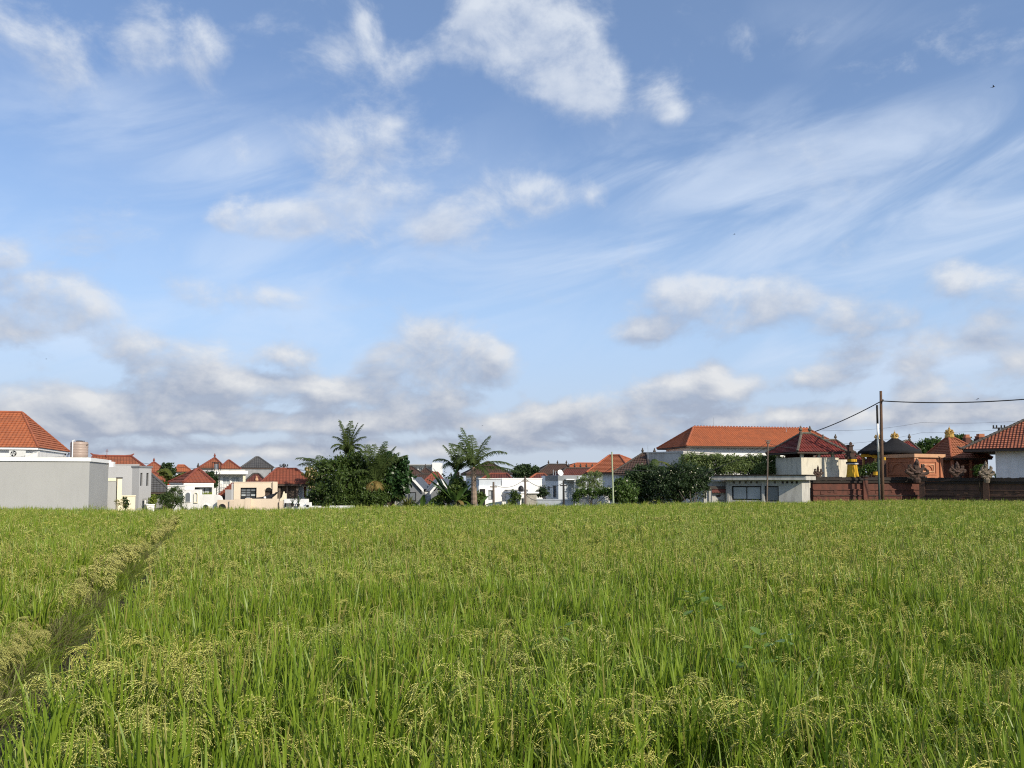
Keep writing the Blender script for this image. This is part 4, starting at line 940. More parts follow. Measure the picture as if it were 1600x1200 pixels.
banana('tall banana plant with upright leaves behind the short palm', 700, 48.5, [(270, 75, 2.0, 25, .2), (300, 66, 2.0, 30, .2), (60, 80, 2.1, 20, .2), (240, 58, 1.8, 40, .2), (20, 70, 1.9, 35, .2), (100, 60, 1.8, 60, .2), (200, 50, 1.7, 70, .2)], 1.5, group='banana plants by the palms')
banana('banana plant right of the palm trunk, one long leaf reaching the white wall', 746, 47.2, [(95, 38, 2.0, 75, .16), (80, 55, 1.6, 80, .17), (120, 30, 1.5, 70, .16), (300, 60, 1.5, 70, .17), (200, 45, 1.4, 80, .17), (30, 66, 1.6, 60, .17)], .6, group='banana plants by the palms')
banana('low spreading banana plant at the foot of the coconut palm trunk', 728, 46.9, LV(41, 9, 1.1, .16), .35, group='banana plants by the palms')
tree('dense low bush filling the foot of the banana plants', 715, 48.2, [(695, 778, 10, 0), (712, 772, 14, 0), (730, 776, 12, 0), (748, 780, 9, 0), (684, 783, 8, 0), (715, 757, 12, .4)], M['leaf_dark'], 8000, .17, seed=44, cat='bush', name='dark_bush', r0=.05)
palm('short feathery palm standing left of the tall coconut palm with bare trunk', 714, 49.5, 737, 715, [(280, 74, 1.9, 35), (310, 82, 1.8, 20), (0, 87, 1.8, 10), (60, 80, 1.8, 30), (90, 70, 1.9, 55), (255, 60, 1.8, 90), (100, 58, 1.7, 100), (180, 70, 1.7, 80), (220, 56, 1.6, 120), (140, 56, 1.6, 120)], name='short_palm', lw=.46)
palm('coconut palm with pale bare trunk and long arching fronds right of the field centre', 741, 47.4, 730, 740, [(300, 80, 2.4, 18), (320, 74, 2.2, 30), (55, 74, 2.1, 30), (75, 55, 2.3, 80), (92, 24, 2.4, 55), (95, 4, 2.7, 25), (262, 66, 1.5, 140), (250, 74, 1.4, 140), (120, 5, 1.4, 85), (180, 70, 1.3, 140), (0, 86, 1.9, 15), (285, 70, 2.0, 60), (40, 66, 2.0, 70), (220, 60, 1.6, 120)], lw=.50, r=.17)
# ------------------------------------------------------------------ centre right: white walls and roofs
B = H('brown_roof_house', 'large dark brown pyramid roof rising behind the coconut palm', 'house', 728, 78, 800, 78.6, 741, 761, 764, 722, 7, M['roof_brown'], M['cap_dark'], M['white'])
B = H('rust_roof_house', 'low rusty roof between the palm and the white flat-roofed block', 'house', 752, 70, 800, 70, 749, 766, 792, 741, 4, M['roof_darkred'], M['cap_red'], M['white'], over=.3)
B = Bld('white_block', 'sunlit white flat-roofed block with dark beam shelter right of the palms', 'building', 784.5, 55.5, 848, 56)
W = B.W; z = B.pt(800, 748.3)[1]; B.wall(M['white_clean'], 0, W, 0, 5, 0, z)
B.box('coping', M['white_clean'], -.03, W + .03, -.04, 5.04, z + .001, z + .06)
u0, z1 = B.pt(793, 765.3, -1); u1, z0 = B.pt(825, 768, -1)
B.box('beam', M['grey_dark'], u0, u1, -1, -.001, z0, z1)
for px in (794, 823): u, _ = B.pt(px, 770, -1); B.box('post', M['grey_dark'], u, u + .1, -.98, -.88, 0, z0 - .002)
u0, zz0 = B.pt(795, 788, -.0); u1, zz1 = B.pt(808, 769, 0); B.box('dark_door', M['glass_grey'], u0, u1, -.02, -.003, 0, zz1)
B = Bld('white_annex', 'white rendered annex with blue-grey upper panel left of the sunlit white block', 'building', 748, 54.6, 784.2, 55)
W = B.W; z = B.pt(770, 748.8)[1]; zm = B.pt(770, 759)[1]; hs = [B.rect(763, 766, 769.6, 781)]
B.wall(M['white_clean'], 0, W, 0, 4.6, 0, zm, hs); B.window(hs[0], 0, 1, 2, M['grey_dark'], M['curtain'], bar=.06)
B.wall(M['shaded_white'], .05, W - .02, .12, 4.6, zm + .002, z, name='upper_panel'); B.box('coping', M['white'], 0, W - .02, .06, 4.62, z + .001, z + .06)
u0, z1 = B.pt(750, 764, -.1); u1, _ = B.pt(758.5, 764, -.1); B.box('recess_shade_plate', M['dark'], u0, u1, -.03, -.004, .3, z1)  # flat dark plate on the wall, painted shade of a recess
tree('dark round-topped tree behind the sunlit white block', 822, 88, [(812, 737, 9, 0), (824, 733, 9, 0), (835, 737, 8, 0), (806, 742, 7, 0), (822, 743, 10, 0), (838, 743, 6, 0)], M['leaf_deep'], 6000, .26, seed=50)
B = H('brown_roof_house', 'wide brown hip roof behind the satellite dish', 'house', 838, 92, 897, 92.6, 741, 857, 885, 726, 7, M['roof_brown'], M['cap_dark'], M['wood_dark'], finials=(0, .5, 1))
B = H('orange_roof_house', 'far orange roof between the brown hip roof and the orange hip roof', 'house', 880, 105, 950, 106, 734, 901, 940, 724, 8, M['roof_orange'], M['cap_orange'], M['white'])
B = H('brown_roof_house', 'long low brown roof with knobbed ridge below the far orange roof', 'house', 872, 80, 940, 80.5, 744.5, 884, 930, 732, 6, M['roof_darkred'], M['cap_dark'], M['wood_dark'], finials=(.1, .3, .5, .7, .9))
B = H('red_roof_cottage', 'small dark red roof peeping over the sunlit white block', 'house', 828, 72, 858, 72, 748, 838, 850, 741, 3, M['roof_darkred'], M['cap_orange'], M['wood_dark'], over=.2)
B = H('orange_hip_house', 'house with orange hip roof behind the pale green pole', 'house', 916, 76, 987, 73.5, 738.6, 952, 968, 712, 8.5, M['roof_orange'], M['cap_orange'], M['white'])
B = H('brown_hip_house', 'house with dark maroon-brown hip roof right of the orange hip roof', 'house', 956, 67, 1016, 66, 740, 1004, 1010, 709, 7, M['roof_brown'], M['cap_dark'], M['shaded_white'], finials=(0,))
finial(B.root, M['cap_dark'], B.ru1 + .7, 3.5, B.zr, .5, .12)
p = at(1012.5, 712, 68); A = empty('lightning_rod', 'thin lightning rod on the dark maroon-brown hip roof', 'rod', (p.x, p.y, p.z - .3)); MB().tube([(0, 0, 0), (0, 0, 1.2)], [.03, .012], 5).build('rod', M['steel'], A)
# blue-white house with dish
B = Bld('blue_white_house', 'white house toned bluish for shade, with grey parapet and tall dark window under the dish', 'house', 852.5, 55.8, 872.5, 55)
W = B.W; zt = B.pt(860, 743.4)[1]; zm = B.pt(860, 751)[1]; hs = [B.rect(863.3, 758.5, 869.4, 777.5), B.rect(855.5, 760, 859, 766)]
B.wall(M['shaded_white'], 0, W, 0, 5, 0, zm, hs); B.window(hs[0], 0, 2, 1, M['grey_dark'], M['glass'], bar=.05); B.window(hs[1], 0, 2, 1, M['grey_dark'], M['glass'], bar=.03)
B.wall(M['grey_dark'], 0, W, -.04, 5, zm + .002, zt, name='parapet')
B = Bld('glass_wing', 'low wing with dark glass doors and white flat canopy beside the bluish white house', 'building', 873, 56.2, 936, 57)
W = B.W; zt = B.pt(880, 743)[1]; hs = [B.rect(875, 752, 886, 780), B.rect(887.3, 752, 897.5, 780)]
B.wall(M['shaded_white'], 0, W, 0, 4, 0, zt, hs); 
for h in hs: B.window(h, 0, 2, 1, M['grey_dark'], [M['glass'], M['glass_grey']], bar=.06, name='glass_door')
u0, z1 = B.pt(885, 748.2, -1.2); u1, z0 = B.pt(922, 750, -1.2); B.box('canopy', M['white_clean'], u0, u1, -1.2, -.002, z0, z1)
for px in (897.8, 920): u, _ = B.pt(px, 760, -1.15); B.box('post', M['white_clean'], u, u + .1, -1.15, -1.05, 0, z0 - .002)
p = at(875.5, 743.5, 56.5); A = empty('satellite_dish', 'white satellite dish on the roof of the bluish white house', 'satellite dish', (p.x, p.y, p.z - .25))
b = MB(); n = 16; rings = [(0, 0), (.09, .006), (.17, .023), (.225, .045)]
for k in range(3):
    for q in range(n):
        a0, a1 = 2 * math.pi * q / n, 2 * math.pi * (q + 1) / n
        b.poly([(rr * math.cos(a), rr * math.sin(a) , zz) for (rr, zz), a in ((rings[k], a0), (rings[k + 1], a0), (rings[k + 1], a1), (rings[k], a1))] if k else [(0, 0, 0)] + [(rings[1][0] * math.cos(a), rings[1][0] * math.sin(a), rings[1][1]) for a in (a0, a1)])
dish = b.build('dish', M['white_clean'], A, True); dish.matrix_local = Matrix.Translation((0, 0, .46)) @ Euler((R(68), R(0), R(25))).to_matrix().to_4x4() 
b = MB(); b.tube([(.22, 0, .05), (0, 0, .34)], .012, 5).blob((0, 0, .34), .035, 6); o = b.build('feed_arm', M['mural_red'], dish)
MB().tube([(0, .05, 0), (0, .05, .40)], .025, 6).build('bracket', M['steel'], A)
for k, (px, h) in enumerate(((864.5, .7), (868, .6))):
    p = at(px, 744, 57); A = empty('vent_pipe', ['left slim vent pipe beside the satellite dish', 'right slim vent pipe beside the satellite dish'][k], 'pipe', (p.x, p.y, p.z - .1)); MB().tube([(0, 0, 0), (0, 0, h * .8)], .035, 6).build('pipe', M['steel'], A)
# slatted fence with creepers
B = Bld('slat_fence', 'white slatted fence with green creepers hanging over it', 'fence', 899, 52.6, 953, 53.6)
W = B.W; z = B.pt(920, 771)[1]; n = 30
for k in range(n): u = W * k / n; MB().box(u, u + W / n - .022, 0, .03, .1, z - .02 * (k % 3)).build('slat', M['white'], B.root)
for q in (.4, 1.2): B.box('rail', M['wood_grey'], 0, W, .032, .08, q, q + .1)
for q in (0, .5, 1.0): B.box('post', M['grey_cement'], W * q - .06, W * q + .06, .082, .2, 0, z + .05)
tree('creeper hedge draped along the top of the white slatted fence', 925, 52.2, [(903, 772, 7, 0), (912, 769, 7, 0), (922, 768, 6, 0), (933, 769, 7, 0), (944, 768, 7, 0), (952, 770, 7, 0), (900, 780, 5, 0), (928, 775, 5, 0)], M['leaf_mid'], 4200, .11, seed=52, cat='hedge', name='creeper_hedge', r0=.04)
tree('wispy drooping tree above the slatted fence', 918, 55, [(908, 752, 8, 0), (918, 748, 9, 0), (930, 745, 9, 0), (925, 757, 10, 0), (936, 758, 8, 0), (908, 762, 7, 0), (934, 740, 6, 0)], M['leaf_hedge'], 4200, .13, seed=53, asp=.25, droop=.6, name='drooping_tree', r0=.07)
r_, B_ = tree('round green shrub with a few white blossoms behind the pale green pole', 972, 51.8, [(972, 766, 16, 0), (960, 772, 11, 0), (985, 772, 12, 0), (972, 756, 10, 0), (966, 780, 10, 0), (986, 782, 9, 0)], M['leaf_mid'], 8000, .13, seed=54, cat='shrub', name='round_shrub', r0=.08)
flowers(r_, B_, M['flower_white'], 12, .055, 55)
p = at(958.8, 785, 50.6); zt = at(956, 706, 50.6); A = empty('bamboo_pole', 'tall pale green bamboo pole standing at the field edge', 'pole', (p.x, p.y, 0))
b = MB(); pts = []; rr = []
for k in range(29): s = k / 28; pts.append(((zt.x - p.x) * s, 0, zt.z * s)); rr.append((.062 - .02 * s) * (1.12 if k % 4 == 0 else 1))
b.tube(pts, rr, 8).build('pole', M['pole_pale'], A)
# little stone-clad hut, drum, gate pillar
B = Bld('stone_hut', 'small stone-clad hut with white slab roof before the white block', 'hut', 812.5, 52, 838.5, 52.6)
z = B.pt(825, 771)[1]; hs = [B.rect(811.2, 774, 814, 787)]
B.wall(M['stone_clad'], .35, B.W, 0, 2, 0, z); B.box('corner_pillar', M['white_clean'], -.02, .33, -.06, 1.9, 0, z); B.box('door', M['glass'], .08, .24, -.085, -.062, .2, z - .3)
B.box('roof_slab', M['white_clean'], -.1, B.W + .1, -.15, 2.1, z + .002, B.pt(825, 768.6)[1])
p = at(814, 767.5, 53); A = empty('black_tank', 'round black water drum on the small stone-clad hut', 'water tank', (p.x, p.y, B.pt(825, 768.6)[1])); MB().lathe([(.1, 0), (.17, .05), (.19, .2), (.15, .34), (.06, .38)], n=14).build('drum', M['black'], A, True); MB().lathe([(.06, .38), (.06, .41)], n=10).build('lid', M['black'], A)
spiky('feathery palm shrub left of the stone-clad hut', 799, 50.5, 40, .9, .05, M['leaf_dark'], 'palm_shrub', 'shrub', .5, 60, el=(20, 85), droop=(30, 110))
tree('bushy dark shrub before the beam shelter of the white block', 806, 51.5, [(803, 772, 6, 0), (808, 779, 6, 0), (800, 784, 6, 0)], M['leaf_dark'], 1600, .11, seed=61, cat='shrub', name='dark_shrub', r0=.03)
tree('dark shrub hanging at the left corner of the bluish white house', 848, 53.8, [(848, 766, 8, 0), (851, 772, 6, 0), (843, 770, 6, 0)], M['leaf_deep'], 1800, .12, seed=62, cat='shrub', name='dark_shrub', r0=.04)
B = Bld('boundary_wall', 'plain bluish white boundary wall between the stone hut and the slatted fence', 'wall', 838, 53.4, 898, 52.8)
z = B.pt(860, 780)[1]; B.box('wall', M['shaded_white'], 0, B.W, 0, .2, 0, z - .05); B.box('coping', M['shaded_white'], -.02, B.W + .02, -.03, .23, z - .048, z)
for i, (px, top, Y, m_, lab) in enumerate(((771, 753, 51, 'wood_grey', 'weathered utility pole before the white annex'), (820.5, 744, 51.5, 'wood_grey', 'slim utility pole before the sunlit white block'), (880.5, 751, 51.5, 'pole_dark', 'dark utility pole before the glass wing'), (424, 733, 62, 'pole_dark', 'far utility pole behind the red hip roof, half hidden'))):
    p = at(px, 780, Y); zt = at(px, top, Y).z; A = empty('utility_pole', lab, 'utility pole', (p.x, p.y, 0), 0, 'slim utility poles'); MB().tube([(0, 0, 0), (.01, 0, zt * .5), (0, 0, zt)], [.085, .075, .06], 8).build('pole', M[m_], A); MB().box(-.22, .22, -.04, .04, zt - .35, zt - .28).build('crossarm', M[m_], A)
def cable(label, pts, sag, r, name='power_cable', group='overhead cables', m='cable'):
    P = [at(*q) for q in pts]; out = []
    for a, b_ in zip(P[:-1], P[1:]):
        for k in range(14): s = k / 14; q = a.lerp(b_, s); q.z -= sag * 4 * s * (1 - s); out.append(q)
    out.append(P[-1]); o0 = out[0]; o = MB().tube([q - o0 for q in out], r, 5).build(name, M[m], None, False, o0); return tag(o, label, 'cable', group)
cable('thin cable sagging between the two poles before the white block', [(771, 757, 51), (820.5, 748, 51.5)], .35, .014)
cable('thin cable sagging from the white block pole to the dark pole', [(820.5, 748, 51.5), (880.5, 754, 51.5)], .45, .016)
cable('thin cable from the dark pole up to the pale green pole', [(880.5, 753, 51.5), (957, 730, 50.6)], .35, .014)
cable('cable tangle leaving the pale green pole towards the dark trees', [(957, 730, 50.6), (1060, 728, 60)], .3, .014)
cable('far cable strung above the red roofs on the left', [(220, 723, 95), (440, 730, 95), (640, 735, 95)], .5, .022)
# ------------------------------------------------------------------ long orange-roofed house
B = Bld('long_roof_house', 'largest house with long orange tile roof and white wall above the hedge', 'house', 1073, 74, 1320, 77.5)
W = B.W; D = 7.0; ze = B.pt(1073, 696.8)[1]; u0, zr = B.pt(1083.5, 668, D / 2); u1, _ = B.pt(1263, 672, D / 2)
B.hip(M['roof_orange'], M['cap_orange'], 0, W, 0, D, ze, u0, u1, D / 2, D / 2, zr, M['wood_dark'], 22, capr=.09)
B.wall(M['white_clean'], .7, W - .7, .7, D - .7, 0, ze - .1)
b = MB()
n = int((u1 - u0) / .32)
for k in range(n): x = u0 + (u1 - u0) * (k + .5) / n; b.box(x - .05, x + .05, D / 2 - .07, D / 2 + .07, zr + .14, zr + .21)
b.build('ridge_studs', M['cap_orange'], B.root)
for px, h, lab in ((1115.5, 667, 'tall thin antenna rod on the long orange roof, left of its pair'), (1228.5, 668, 'tall thin antenna rod on the long orange roof, right of its pair')):
    p = at(px, h + 3, 79); A = empty('antenna_rod', lab, 'antenna', (p.x, p.y, p.z - .25)); zt = at(px, 652.5 if px < 1200 else 657, 79).z; MB().tube([(0, 0, 0), (0, 0, zt - p.z + .25)], [.03, .015], 5).build('rod', M['steel'], A)
B = Bld('concrete_block', 'grey concrete side building below the left end of the long orange roof', 'building', 1012, 68.5, 1068, 66)
z = B.pt(1012, 706.5)[1]; B.wall(M['concrete'], 0, B.W, 0, 5, 0, z - .12); B.box('coping', M['concrete'], -.06, B.W + .06, -.06, 5.06, z - .118, z)
B = Bld('terrace', 'white terrace parapet under the lush hedge of the long orange-roofed house', 'wall', 1068, 66, 1215, 66)
z = B.pt(1100, 716)[1]; B.box('wall', M['white_clean'], 0, B.W, 0, .3, 0, z); B.box('rail', M['white_clean'], 0, B.W, -.05, .35, z + .001, z + .08)
HB = []
for k in range(17): HB.append((1072 + k * 10, 719 + rnd.uniform(-2, 3), 9.5, rnd.uniform(-.4, .4)))
for k in range(15): HB.append((1080 + k * 11, 732 + rnd.uniform(-3, 3), 11, rnd.uniform(-.8, 0)))
tree('long lush bamboo hedge growing along the terrace under the long orange roof', 1150, 63.5, HB, M['leaf_hedge'], 26000, .22, seed=70, cat='hedge', name='bamboo_hedge', asp=.28, cs=.30, r0=.05)
# dark frangipani mass
r_, B_ = tree('wide dark frangipani tree with white blossoms left of the grey outbuilding', 1060, 55.5, [(1040, 745, 20, 0), (1065, 738, 20, 0), (1088, 745, 18, 0), (1050, 765, 20, -.4), (1080, 765, 18, -.4), (1030, 770, 18, 0), (1098, 758, 13, 0), (1068, 755, 18, -.6), (1102, 740, 12, .5)], M['leaf_deep'], 17000, .17, seed=71, asp=.4, name='frangipani_tree', r0=.15)
flowers(r_, B_, M['flower_white'], 26, .036, 72)
tree('dark dense tree between the round shrub and the wide frangipani', 1003, 56.5, [(1000, 745, 17, 0), (990, 757, 14, 0), (1012, 760, 18, 0), (1000, 774, 16, 0), (1015, 740, 13, .4), (985, 742, 8, 0)], M['leaf_deep'], 12000, .16, seed=73, name='dark_tree', r0=.14)
palm_clump('small palm growing above the dark trees before the concrete side building', 1030, 60, 714, 14, 1.4, 'palm', 74, name='small_palm')
palm_clump('lighter feathery palm left of the lush hedge', 1058, 60.5, 713, 14, 1.5, 'palm_yellow', 75, name='feathery_palm')
p = at(1082, 785, 53.8); A = empty('bare_shrub', 'bare branching shrub with pale stems below the dark frangipani', 'shrub', (p.x, p.y, 0)); b = MB()
for k in range(9):
    a = rnd.uniform(-1.1, .9); b.tube([(0, 0, .1), (a * .4, rnd.uniform(-.2, .2), .9), (a * .9, rnd.uniform(-.3, .3), 1.4 + rnd.uniform(0, .5))], [.035, .025, .01], 5)
b.build('stems', M['wood_grey'], A)

# ------------------------------------------------------------------ grey outbuilding
B = Bld('outbuilding', 'low grey concrete outbuilding with wide fascia and two dark-framed windows', 'building', 1134, 57.2, 1253, 54.6)
W = B.W; u0, z1 = B.pt(1111.5, 742.4, -.5); u1, z0 = B.pt(1253, 750, -.5); zt = B.pt(1180, 741.8, -.5)[1]; zb = B.pt(1180, 750, -.5)[1]
hs = [B.rect(1143, 759.2, 1189.5, 781.8), B.rect(1194.5, 759.3, 1217, 784)]
B.wall(M['concrete'], 0, W, 0, 3, 0, zb, hs, dep=.2)
B.window(hs[0], 0, 2, 1, M['black'], [M['curtain'], M['curtain']], bar=.09, dep=.2); B.window(hs[1], 0, 1, 1, M['black'], M['glass_grey'], bar=.08, dep=.2)
B.box('fascia', M['concrete'], u0, u1 + .25, -.5, 3.4, zb + .001, zt - .07)
B.box('roof_edge', M['brick_grime'], u0 - .06, u1 + .31, -.56, 3.46, zt - .069, zt)
for px in (1145, 1154.5, 1163.5, 1172, 1181, 1209, 1221.5, 1228.5, 1236, 1243.5):
    a = B.rect(px, 752, px + 3.2, 755.5); B.box('vent', M['brick_grime'] if px > 1215 else M['cap_moss'], a[0], a[1], -.012, -.003, a[2], a[3])
for px in (1136.5, 1190.5): a = B.rect(px, 752, px + 3.5, 790); B.box('pilaster', M['concrete'], a[0], a[1], -.07, -.002, 0, zb)
B.box('stain_band', M['cap_moss'], .2, W - 1.0, -.006, -.003, zb - .36, zb - .335)
# gate recess with painted shopfront beside it
B = Bld('painted_stall', 'recessed grey stall front with red scalloped awning and painted marks beside the outbuilding', 'stall', 1109, 57.6, 1139, 57.6)
z = B.pt(1120, 752)[1]; B.box('wall', M['concrete'], 0, B.W, 0, .3, 0, z); B.box('header', M['cap_dark'], -.1, B.W, -.35, -.002, B.pt(1120, 764)[1], B.pt(1120, 759.5)[1])
a0, a1 = B.pt(1111, 764.2, -.3), B.pt(1137, 769, -.3); b = MB(); n = 10; w = (a1[0] - a0[0]) / n
b.box(a0[0], a1[0], -.30, -.26, a1[1], a0[1])
for k in range(n): x = a0[0] + w * k; b.prism([(x, a1[1]), (x + w * .5, a1[1] - .07), (x + w, a1[1])], -.30, -.26)
b.build('scalloped_awning', M['mural_red'], B.root)
cx, cz = B.pt(1122.5, 775); b = MB()
b.prism([(cx + .16 * math.cos(t) * (1 + .25 * math.sin(3 * t)), cz + .10 * math.sin(t) * (1 + .3 * math.cos(2 * t))) for t in np.linspace(0, 6.283, 15)[:-1]], -.008, -.003)
b.prism([(cx + .05, cz + .05), (cx + .24, cz + .06), (cx + .10, cz + .13)], -.012, -.0085); b.build('painted_emblem', M['wood_dark'], B.root)
b = MB()                                      # a short painted word, too small to read letter by letter
for k, ch in enumerate(('110', '101', '111', '010', '110', '011')):
    x = B.pt(1119.5 + k * 2.0, 781)[0]; zc = B.pt(1120, 782.8)[1]
    b.box(x, x + .02, -.008, -.003, zc, zc + .10)
    if ch[0] == '1': b.box(x + .022, x + .062, -.008, -.003, zc + .08, zc + .10)
    if ch[1] == '1': b.box(x + .022, x + .055, -.008, -.003, zc + .045, zc + .06)
    if ch[2] == '1': b.box(x + .022, x + .062, -.008, -.003, zc, zc + .02)
b.build('painted_lettering', M['dark'], B.root)
for i, (px0, px1, lab) in enumerate(((1099.5, 1104.5, 'outer grey gate pillar with a dark oval plaque left of the painted stall'), (1108, 1112, 'slim pale gate pillar directly beside the painted stall'))):
    B = Bld('gate_pillar', lab, 'pillar', px0, 56.3, px1, 56.3, 'gate pillars by the stall'); z = B.pt(px0, 760 if i == 0 else 764)[1]
    B.box('shaft', M['concrete'], 0, B.W, 0, .25, 0, z - .08); B.box('cap', M['cap_dark'], -.06, B.W + .06, -.06, .31, z - .08, z)
    if i == 0: MB().prism([(B.W / 2 + .06 * math.cos(t), 1.35 + .22 * math.sin(t)) for t in np.linspace(0, 6.283, 13)[:-1]], -.02, -.002).build('plaque', M['dark'], B.root)
p = at(1197.5, 784, 53.3); zt = at(1200, 688, 53.3); A = empty('wooden_pole', 'weathered wooden pole with bracket top before the outbuilding window', 'utility pole', (p.x, p.y, 0)); dx = zt.x - p.x
MB().tube([(0, 0, 0), (dx * .5, 0, zt.z * .5), (dx, 0, zt.z)], [.065, .055, .045], 8).build('pole', M['wood_grey'], A)
MB().box(dx - .16, dx + .16, -.05, .05, zt.z - .06, zt.z).box(dx - .10, dx + .10, -.07, .07, zt.z - .2, zt.z - .1).build('bracket', M['wood_grey'], A)
spiky('tuft of bright tall grass at the foot of the wooden pole', 1200, 53, 60, .75, .02, M['leaf_lime'], 'grass_tuft', 'grass', .05, 80, el=(50, 88), droop=(10, 60))

# ------------------------------------------------------------------ temple compound
B = Bld('corner_pavilion', 'open-eaved pavilion with maroon hip roof and cream base above the outbuilding', 'pavilion', 1247, 58.5, 1325, 59.3)
D = 4.6; W = B.W; ze = B.pt(1247, 705.8)[1]; u0, zr = B.pt(1252, 678, D / 2); u1, _ = B.pt(1267, 678, D / 2)
B.hip(M['roof_maroon'], M['cap_moss'], 0, W, 0, D, ze, u0, u1, D / 2, D / 2, zr, M['wood_dark'], 14, capr=.10)
zw = B.pt(1260, 714)[1]; uL, _ = B.pt(1252, 720, .45); uQ, _ = B.pt(1311, 720, .45)
B.wall(M['cream_temple'], uL, uQ, .45, D - .5, 0, zw, name='base_wall')
for u in (uL + .02, uL + (uQ - uL) * .45, uQ - .55): B.box('post', M['cream_temple'], u, u + .2, .47, .67, zw + .002, ze - .1)
B.box('post', M['cream_temple'], uL + .02, uL + .22, D - .8, D - .6, zw + .002, ze - .1)
B.box('inner_wall', M['wood_red'], uL + .5, uQ - .3, D - 1.2, D - 1.1, zw + .002, ze - .12)
B.box('buttress', M['cream_temple'], uQ + .003, uQ + 1.05, .9, 2.4, 0, zw - .15)
for px, py in ((1251, 668), (1265.5, 669)):
    u, _ = B.pt(px, 678, D / 2); finial(B.root, M['cap_moss'], u, D / 2, zr + .12, .52, .14)
PAV = B

B = H('long_temple_roof', 'second maroon tiled roof behind the corner pavilion and the yellow-wrapped shrine', 'pavilion', 1268, 66.5, 1366, 66.5, 727, 1282, 1306, 688, 7, M['roof_maroon'], M['cap_moss'], M['cream_temple'], over=.5)
for px, py, lab in ((1305.5, 688, 0), (1286, 685, 0)): u, z = B.pt(px, py, 3.5); finial(B.root, M['cap_moss'], u, 3.5, B.zr + .1, .45, .13)
u, z = B.pt(1339, 705, 1.8); finial(B.root, M['cap_moss'], B.W * .80, 1.9, B.ze + (B.zr - B.ze) * .55, .4, .12)
B = H('low_temple_roof', 'small maroon roof edge at the left foot of the corner pavilion', 'pavilion', 1203, 64, 1240, 64, 730, 1215, 1232, 717, 4, M['roof_maroon'], M['cap_moss'], M['cream_temple'], over=.5)
# thatched shrines
def thatch(label, pxc, hw, top, bot, Y, fin):
    c = at(pxc, bot, Y); r = hw / F * Y; zt = at(pxc, top, Y).z; h = zt - c.z
    root = empty('thatched_shrine', label, 'shrine', (c.x, c.y, 0), R(12), 'thatched shrines')
    pr = [(r * .93, c.z - .16), (r, c.z - .10), (r * 1.0, c.z + .02)]
    for t in np.linspace(.06, 1, 12): pr.append((r * ((1 - t) * .98 - .05 * math.sin(math.pi * (1 - t))) + .12, c.z + .02 + h * t))
    b = MB(); b.lathe(pr, n=28)
    for k, (x, y, z) in enumerate(b.v): b.v[k] = (x * (1 + rnd.uniform(-.03, .03)), y * (1 + rnd.uniform(-.03, .03)), z + rnd.uniform(-.035, .035))
    b.build('thatch_roof', M['ijuk'], root, True)
    MB().lathe([(.26, zt - .05), (.24, zt + .04), (.16, zt + .06)], n=10).build('roof_collar', M['gold'], root)
    crown_finial(root, M['gold'], 0, 0, zt + .05, fin, .24)
    for sx in (-.7, .7):
        for sy in (-.7, .7): MB().box(r * sx * .75 - .07, r * sx * .75 + .07, r * sy * .75 - .07, r * sy * .75 + .07, 1.0, c.z - .1).build('post', M['gold'], root)
    MB().box(-r * .62, r * .62, -r * .62, r * .62, c.z - .42, c.z - .161).build('beam', M['yellow'], root)
    MB().box(-r * .6, r * .6, -r * .6, r * .6, 0, 1.5).build('plinth', M['terracotta'], root)
    MB().box(-r * .42, r * .42, -r * .42, r * .42, 1.502, c.z - .43).build('chamber', M['wood_red'], root); return root
thatch('black thatched shrine roof with gold crown directly behind the tall pole, left one', 1373, 30, 685, 706, 65, .52)
thatch('wider black thatched shrine roof with gold crown right of the tall pole', 1398.5, 38, 684, 707, 63.5, .58)
B = H('small_temple_roof', 'small red roof with a dark urn finial behind the right black thatch', 'shrine', 1398, 74, 1440, 74, 704, 1415, 1421, 689, 4, M['roof_maroon'], M['cap_moss'], M['terracotta'], over=.4)
u, z = B.pt(1421, 689, 2); finial(B.root, M['cap_moss'], u, 2, B.zr + .15, .55, .15)
# orange gate house
B = Bld('gate_house', 'orange stone gate building with pale beam and carved panels in the temple', 'gate', 1430, 60, 1477, 61.2)
W = B.W; D = 3.1; zb = B.pt(1430, 714.5)[1]; zt = B.pt(1430, 709)[1]
B.wall(M['terracotta'], .12, W - .2, .12, D - .1, 0, zb)
B.box('beam', M['terracotta_lite'], -.06, W + .05, -.06, D + .06, zb + .001, zt)
def panel(B, name, q, y, t, m, front=True):
    x0, x1, z0, z1 = q; b = MB()
    for (a, c, d, e) in ((x0, x1, z0, z0 + t), (x0, x1, z1 - t, z1), (x0, x0 + t, z0 + t, z1 - t), (x1 - t, x1, z0 + t, z1 - t)):
        b.box(a, c, y - .05, y - .002, d, e) if front else b.box(y - .05, y - .002, a, c, d, e)
    return b.build(name, m, B.root)
def arch_trim(B, name, c, r, z0, y, m, front=True, k=12, t=.1):
    b = MB(); th = np.linspace(0, math.pi, k + 1)
    P = lambda a, s, yy: (a, yy, s) if front else (yy, a, s)
    for i in range(k):
        q = [(c + rr * math.cos(a), z0 + rr * math.sin(a)) for rr, a in ((r, th[i]), (r + t, th[i]), (r + t, th[i + 1]), (r, th[i + 1]))]
        for i2 in range(4): a, c2 = q[i2], q[(i2 + 1) % 4]; b.poly([P(a[0], a[1], y - .06), P(c2[0], c2[1], y - .06), P(c2[0], c2[1], y - .002), P(a[0], a[1], y - .002)])
        b.poly([P(a[0], a[1], y - .06) for a in q])
    b.build(name, m, B.root)
zz = zb - .25; zl = B.pt(1440, 744)[1]
